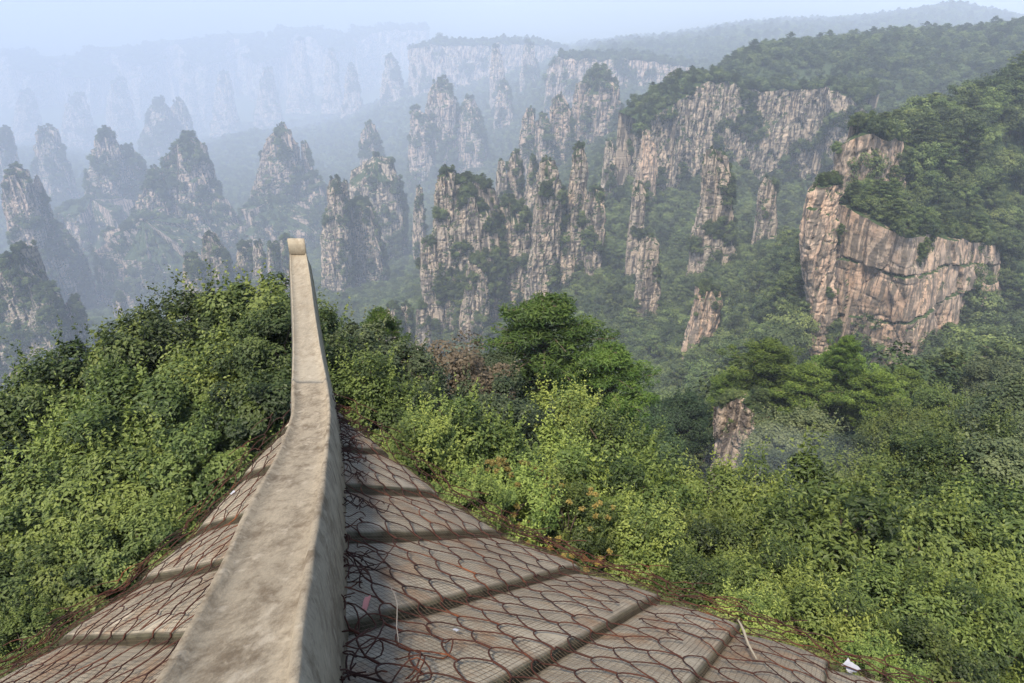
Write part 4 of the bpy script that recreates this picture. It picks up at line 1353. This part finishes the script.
V = []
ring = []
for k in range(22):     # scroll section: rises from the ridge and rolls back on itself
    t = k / 21
    ang = math.radians(-60 + 300 * t)
    ring.append((.05 + .105 * math.cos(ang - math.pi / 2), .085 + .125 * math.sin(ang - math.pi / 2)))
for x in (-.5, -.46, -.3, 0, .3, .46, .5):
    sh = .93 if abs(x) == .5 else 1
    for (f, z) in ring:
        V.append((c0 + ax * (x * wd * 1.0) + fw * ((f - .06) * sh + .06) + Vector((0, 0, (z - .05) * sh + .03)))[:])
n = len(ring)
F = [list(f) for f in grid_faces(7, n, True)] + [list(range(n)), list(range(6 * n, 7 * n))]
under(link('scroll', npmesh('scroll', V, F, [M_CONC_LIP], True)), roof)
sc = COL.objects['scroll']
sc.parent = tip
sc.matrix_parent_inverse = (roof.matrix_basis @ tip.matrix_parent_inverse @ tip.matrix_basis).inverted()

# ---- rusty wire netting lying on both slopes
wr = random.Random(3)
for sd in (1, -1):
    tb = Tubes()
    CW, CH = .150, .135
    vmax = VMAX[sd] - .05
    s_max = float(np.interp(vmax, *SH[sd]))
    def node(i, j, up):
        w = .16 - (i + (.5 if j % 2 else 0)) * CW
        v = j * CH * .92 - (CH * .32 if up else 0)
        r1, r2 = mn.noise(Vector((i * 1.7, j * 2.3, sd + up * 5))), mn.noise(Vector((i * 2.1, j * 1.1, 9 + sd + up * 3)))
        big = mn.noise_vector(Vector((v * 1.3, w * 1.3, 4 + sd)))
        return v + r1 * CW * .24 + big.x * .06, w + r2 * CH * .24 + big.y * .06
    def pos(v, w):
        s = float(np.interp(max(v, 0), *SH[sd]))
        if v < .02 or v > vmax or w < -s + .09 + .10 * (mn.noise(Vector((v * 3, sd * 4, 0))) + .4): return None
        wl = min(w, 0)
        z = neth(sd, v) + .016 + .016 * (mn.noise(Vector((v * 5, w * 5, 2))) + .3)
        near = max(0, 1 - (w + s) / .5)
        z += near * .05 * (mn.noise(Vector((v * 6, w * 6, 7))) + .5)
        if w > 0: z -= .35 * w + .02 * mn.noise(Vector((v * 9, w * 9, 1)))
        p = surf(sd, v, wl, z)
        return p + NRM[sd] * max(w, 0)
    def wire(A, B, bow, rad):
        pts = []
        for t in (0, .25, .5, .75, 1):
            v = A[0] + (B[0] - A[0]) * t + bow * 4 * t * (1 - t)
            w = A[1] + (B[1] - A[1]) * t
            p = pos(v, w)
            if p is None: return
            pts.append(p)
        tb.add(pts, rad, 4)
    nj = int(vmax / (CH * .92)) + 1
    for j in range(nj):
        for i in range(int((s_max + .3) / CW) + 1):
            if wr.random() < .03: continue
            lo, hi = node(i, j, False), node(i, j, True)
            wire(lo, hi, 0, .0046)
            o_ = 0 if j % 2 else -1
            n1, n2 = node(i + o_, j + 1, True) if False else node(i + o_ + 0, j + 1, True), node(i + o_ + 1, j + 1, True)
            b_ = wr.uniform(.4, 1.2) * CH * .2
            wire(lo, n1, -b_, .0032)
            wire(lo, n2, -b_, .0032)
    # torn, rolled selvedge beyond the eave
    for k in range(6):
        v = 0.03
        pts = []
        off, dz = wr.uniform(.02, .17), wr.uniform(-.03, .02)
        ph = wr.uniform(0, 50)
        while v < vmax:
            p = pos(v, off + .05 * mn.noise(Vector((v * 3, ph, 0))) + .03 * mn.noise(Vector((v * 11, ph, 3))))
            if p is not None: pts.append(p + Vector((0, 0, dz + .03 * mn.noise(Vector((v * 8, ph, 6))))))
            v += .035
        m0 = wr.randrange(0, len(pts) // 2)
        tb.add(pts[m0:m0 + wr.randrange(len(pts) // 3, len(pts))], .0034, 4)
    if sd == 1:
        for k in range(230):    # broken ends curling beside the ridge
            v = .22 + 3.0 * wr.random() ** 1.5
            s = float(np.interp(v, *SH[sd]))
            w = -s + abs(wr.gauss(.10, .16))
            p = surf(sd, v, min(w, -.05), neth(sd, v) + .015)
            a0, rr = wr.uniform(0, 6.28), wr.uniform(.03, .10)
            pts = []
            dt, ddx = wr.uniform(.18, .36), wr.uniform(-.012, .014)
            for q in range(15):
                t = a0 + q * dt
                pts.append(p + EAV[sd] * (rr * math.cos(t) + ddx * q) + NRM[sd] * (rr * 1.2 * math.sin(t)) + Vector((0, 0, .02 * math.sin(q * .9 + a0) + .02)) - Vector((0, 0, .6 * rr * math.sin(t))))
            tb.add(pts, .0027, 4)
    net = link('wire_netting', tb.mesh('wire_netting', [M_RUST]))
    tag(net, 'rusty hexagonal wire netting on the roof slope ' + ('right of the ridge, tangled beside it' if sd == 1 else 'left of the ridge'), 'wire netting')
    # fine square net under it
    tf = Tubes()
    cell = .021
    for i in range(int(vmax / cell)):
        v = .03 + i * cell
        s = float(np.interp(v, *SH[sd]))
        n = max(2, int((s - .22) / .09))
        if s < .35: continue
        wob = .006 * mn.noise(Vector((i * .7, sd, 0)))
        tf.add([surf(sd, v + wob + .01 * mn.noise(Vector((i * .3, q * .4, 5))), -s + .2 + (s - .2) * q / n, neth(sd, v) + .004) for q in range(n + 1)], .0007, 3)
    for j in range(int(s_max / cell)):
        w = -.01 - j * cell
        vs = [v for v in np.arange(.05, vmax, .045) if float(np.interp(v, *SH[sd])) - .2 > -w]
        if len(vs) > 2:
            tf.add([surf(sd, v, w + .008 * mn.noise(Vector((v * 2, j * .3, 8))), neth(sd, v) + .004) for v in vs], .0007, 3)
    fm = link('fine_mesh', tf.mesh('fine_mesh', [M_MESH]), net)

# ---- litter
def hit_roof(px, py, sd=1):
    best = None
    for d in np.arange(.9, 5.5, .004):
        p = atD(px, py, d)
        rel = Vector((p.x, p.y, 0)) - CRN
        v, w = rel.dot(EAV[sd]), rel.dot(NRM[sd])
        if v < 0 or v > 4.3: continue
        s = float(np.interp(v, *SH[sd]))
        if w < -s or w > .15: continue
        if p.z <= surf(sd, v, min(w, 0), neth(sd, v) + .012).z:
            return p, v, w
    return atD(px, py, 3.5), 2, -1
def scrap(name, px, py, sx, sy, mat, label, cat, sd=1, seed=0):
    p, v, w = hit_roof(px, py, sd)
    V = []
    n = 7
    r_ = random.Random(seed)
    for layer in (0, 1):
        for i in range(n):
            for j in range(n):
                a, b = i / (n - 1) - .5, j / (n - 1) - .5
                zz = .22 * sx * mn.noise(Vector((a * 3 + seed, b * 3, 1))) + .12 * sx * mn.noise(Vector((a * 9, b * 9, seed)))
                k = 1 + .35 * mn.noise(Vector((a * 2, b * 2, seed + 4)))
                V.append((a * sx * k, b * sy * k, abs(zz) + .004 - layer * .0015))
    f = [list(q) for q in grid_faces(n, n)] + [[x + n * n for x in reversed(q)] for q in grid_faces(n, n)]
    o = link(name, npmesh(name, V, f, [mat], True), None, p)
    o.rotation_euler = (-.35 * (sd > 0), .3 * sd, r_.uniform(0, 3))
    tag(o, label, cat)
scrap('paper_scrap', 366, 606, .022, .06, M_PINK, 'pink scrap lying on bare concrete beside the ridge', 'litter', seed=2)
scrap('paper_scrap', 456, 631, .014, .022, M_WHITE, 'tiny white scrap on the roof slope near the bottom middle', 'litter', seed=3)
scrap('plastic_wrapper', 851, 668, .075, .05, M_WHITE, 'crumpled white plastic wrapper caught in the net at the lower right eave', 'litter', seed=5)
scrap('paper_scrap', 233, 493, .03, .018, M_WHITE, 'small pale chip on the roof slope left of the ridge', 'litter', sd=-1, seed=7)
p0, p1 = hit_roof(737, 624)[0], hit_roof(755, 664)[0]
tb = Tubes()
tb.add([p0.lerp(p1, t) + Vector((.004 * math.sin(t * 7), 0, .03)) for t in np.linspace(0, 1, 7)], [.003, .006, .007, .006, .006, .005, .003], 6)
tag(link('stick', tb.mesh('stick', [M_STICK])), 'pale dry stick lying across the net at the lower right eave', 'stick')
p0, p1 = hit_roof(392, 596)[0], hit_roof(403, 652)[0]
tb = Tubes()
tb.add([p0.lerp(p1, t) + Vector((.01 * math.sin(t * 5), 0, .04 + .02 * math.sin(t * 3))) for t in np.linspace(0, 1, 6)], [.0012, .002, .002, .002, .002, .0012], 5)
tag(link('stick', tb.mesh('stick', [plain('grey_twig', (.30, .26, .22))])), 'thin grey twig standing in the wire near the foot of the ridge', 'stick')


# ------------------------------------------------------------------ haze
zlo = float(min(GV[:, 2].min(), -700.0)) - 1.0
HX, HY0, HY1, HZ1 = 20000.0, -400.0, 13300.0, 25.0
hv = [(x, y, z) for z in (zlo, HZ1) for y in (HY0, HY1) for x in (-HX, HX)]
hf = [(0, 2, 3, 1), (4, 5, 7, 6), (0, 1, 5, 4), (2, 6, 7, 3), (0, 4, 6, 2), (1, 3, 7, 5)]
hm = bpy.data.materials.new('haze')
hm.use_nodes = True
hn = hm.node_tree
for n in list(hn.nodes):
    if n.type == 'BSDF_PRINCIPLED':
        hn.nodes.remove(n)
pv = hn.nodes.new('ShaderNodeVolumePrincipled')
pv.inputs['Color'].default_value = (*HAZE_COLOR, 1)
pv.inputs['Density'].default_value = HAZE_DENSITY
pv.inputs['Anisotropy'].default_value = -0.25
hn.links.new(pv.outputs[0], hn.nodes['Material Output'].inputs['Volume'])
tag(link('haze', npmesh('haze', hv, hf, [hm])), kind='stuff')
# ------------------------------------------------------------------ wisp of smoke in the trees
def smoke_puff():
    V = []
    for i in range(15):
        for j in range(24):
            th, ph = math.pi * i / 14, 2 * math.pi * j / 24
            d = Vector((math.sin(th) * math.cos(ph), math.sin(th) * math.sin(ph), math.cos(th)))
            r = 1 + .3 * mn.noise(d * 1.5 + Vector((3, 1, 2)))
            V.append((d.x * r * 2.3, d.y * r * 1.6, d.z * r * .8))
    m = bpy.data.materials.new('smoke')
    m.use_nodes = True
    nt = m.node_tree
    for n in list(nt.nodes):
        if n.type == 'BSDF_PRINCIPLED':
            nt.nodes.remove(n)
    v = nt.nodes.new('ShaderNodeVolumePrincipled')
    v.inputs['Color'].default_value = (.72, .80, .95, 1)
    v.inputs['Density'].default_value = .045
    nt.links.new(v.outputs[0], nt.nodes['Material Output'].inputs['Volume'])
    o = link('smoke', npmesh('smoke', V, grid_faces(15, 24, True)[:, ::-1], [m], True), None, at(775, 462, 17.5))
    o.rotation_euler = (0, -.25, 0)
    tag(o, kind='stuff')
smoke_puff()
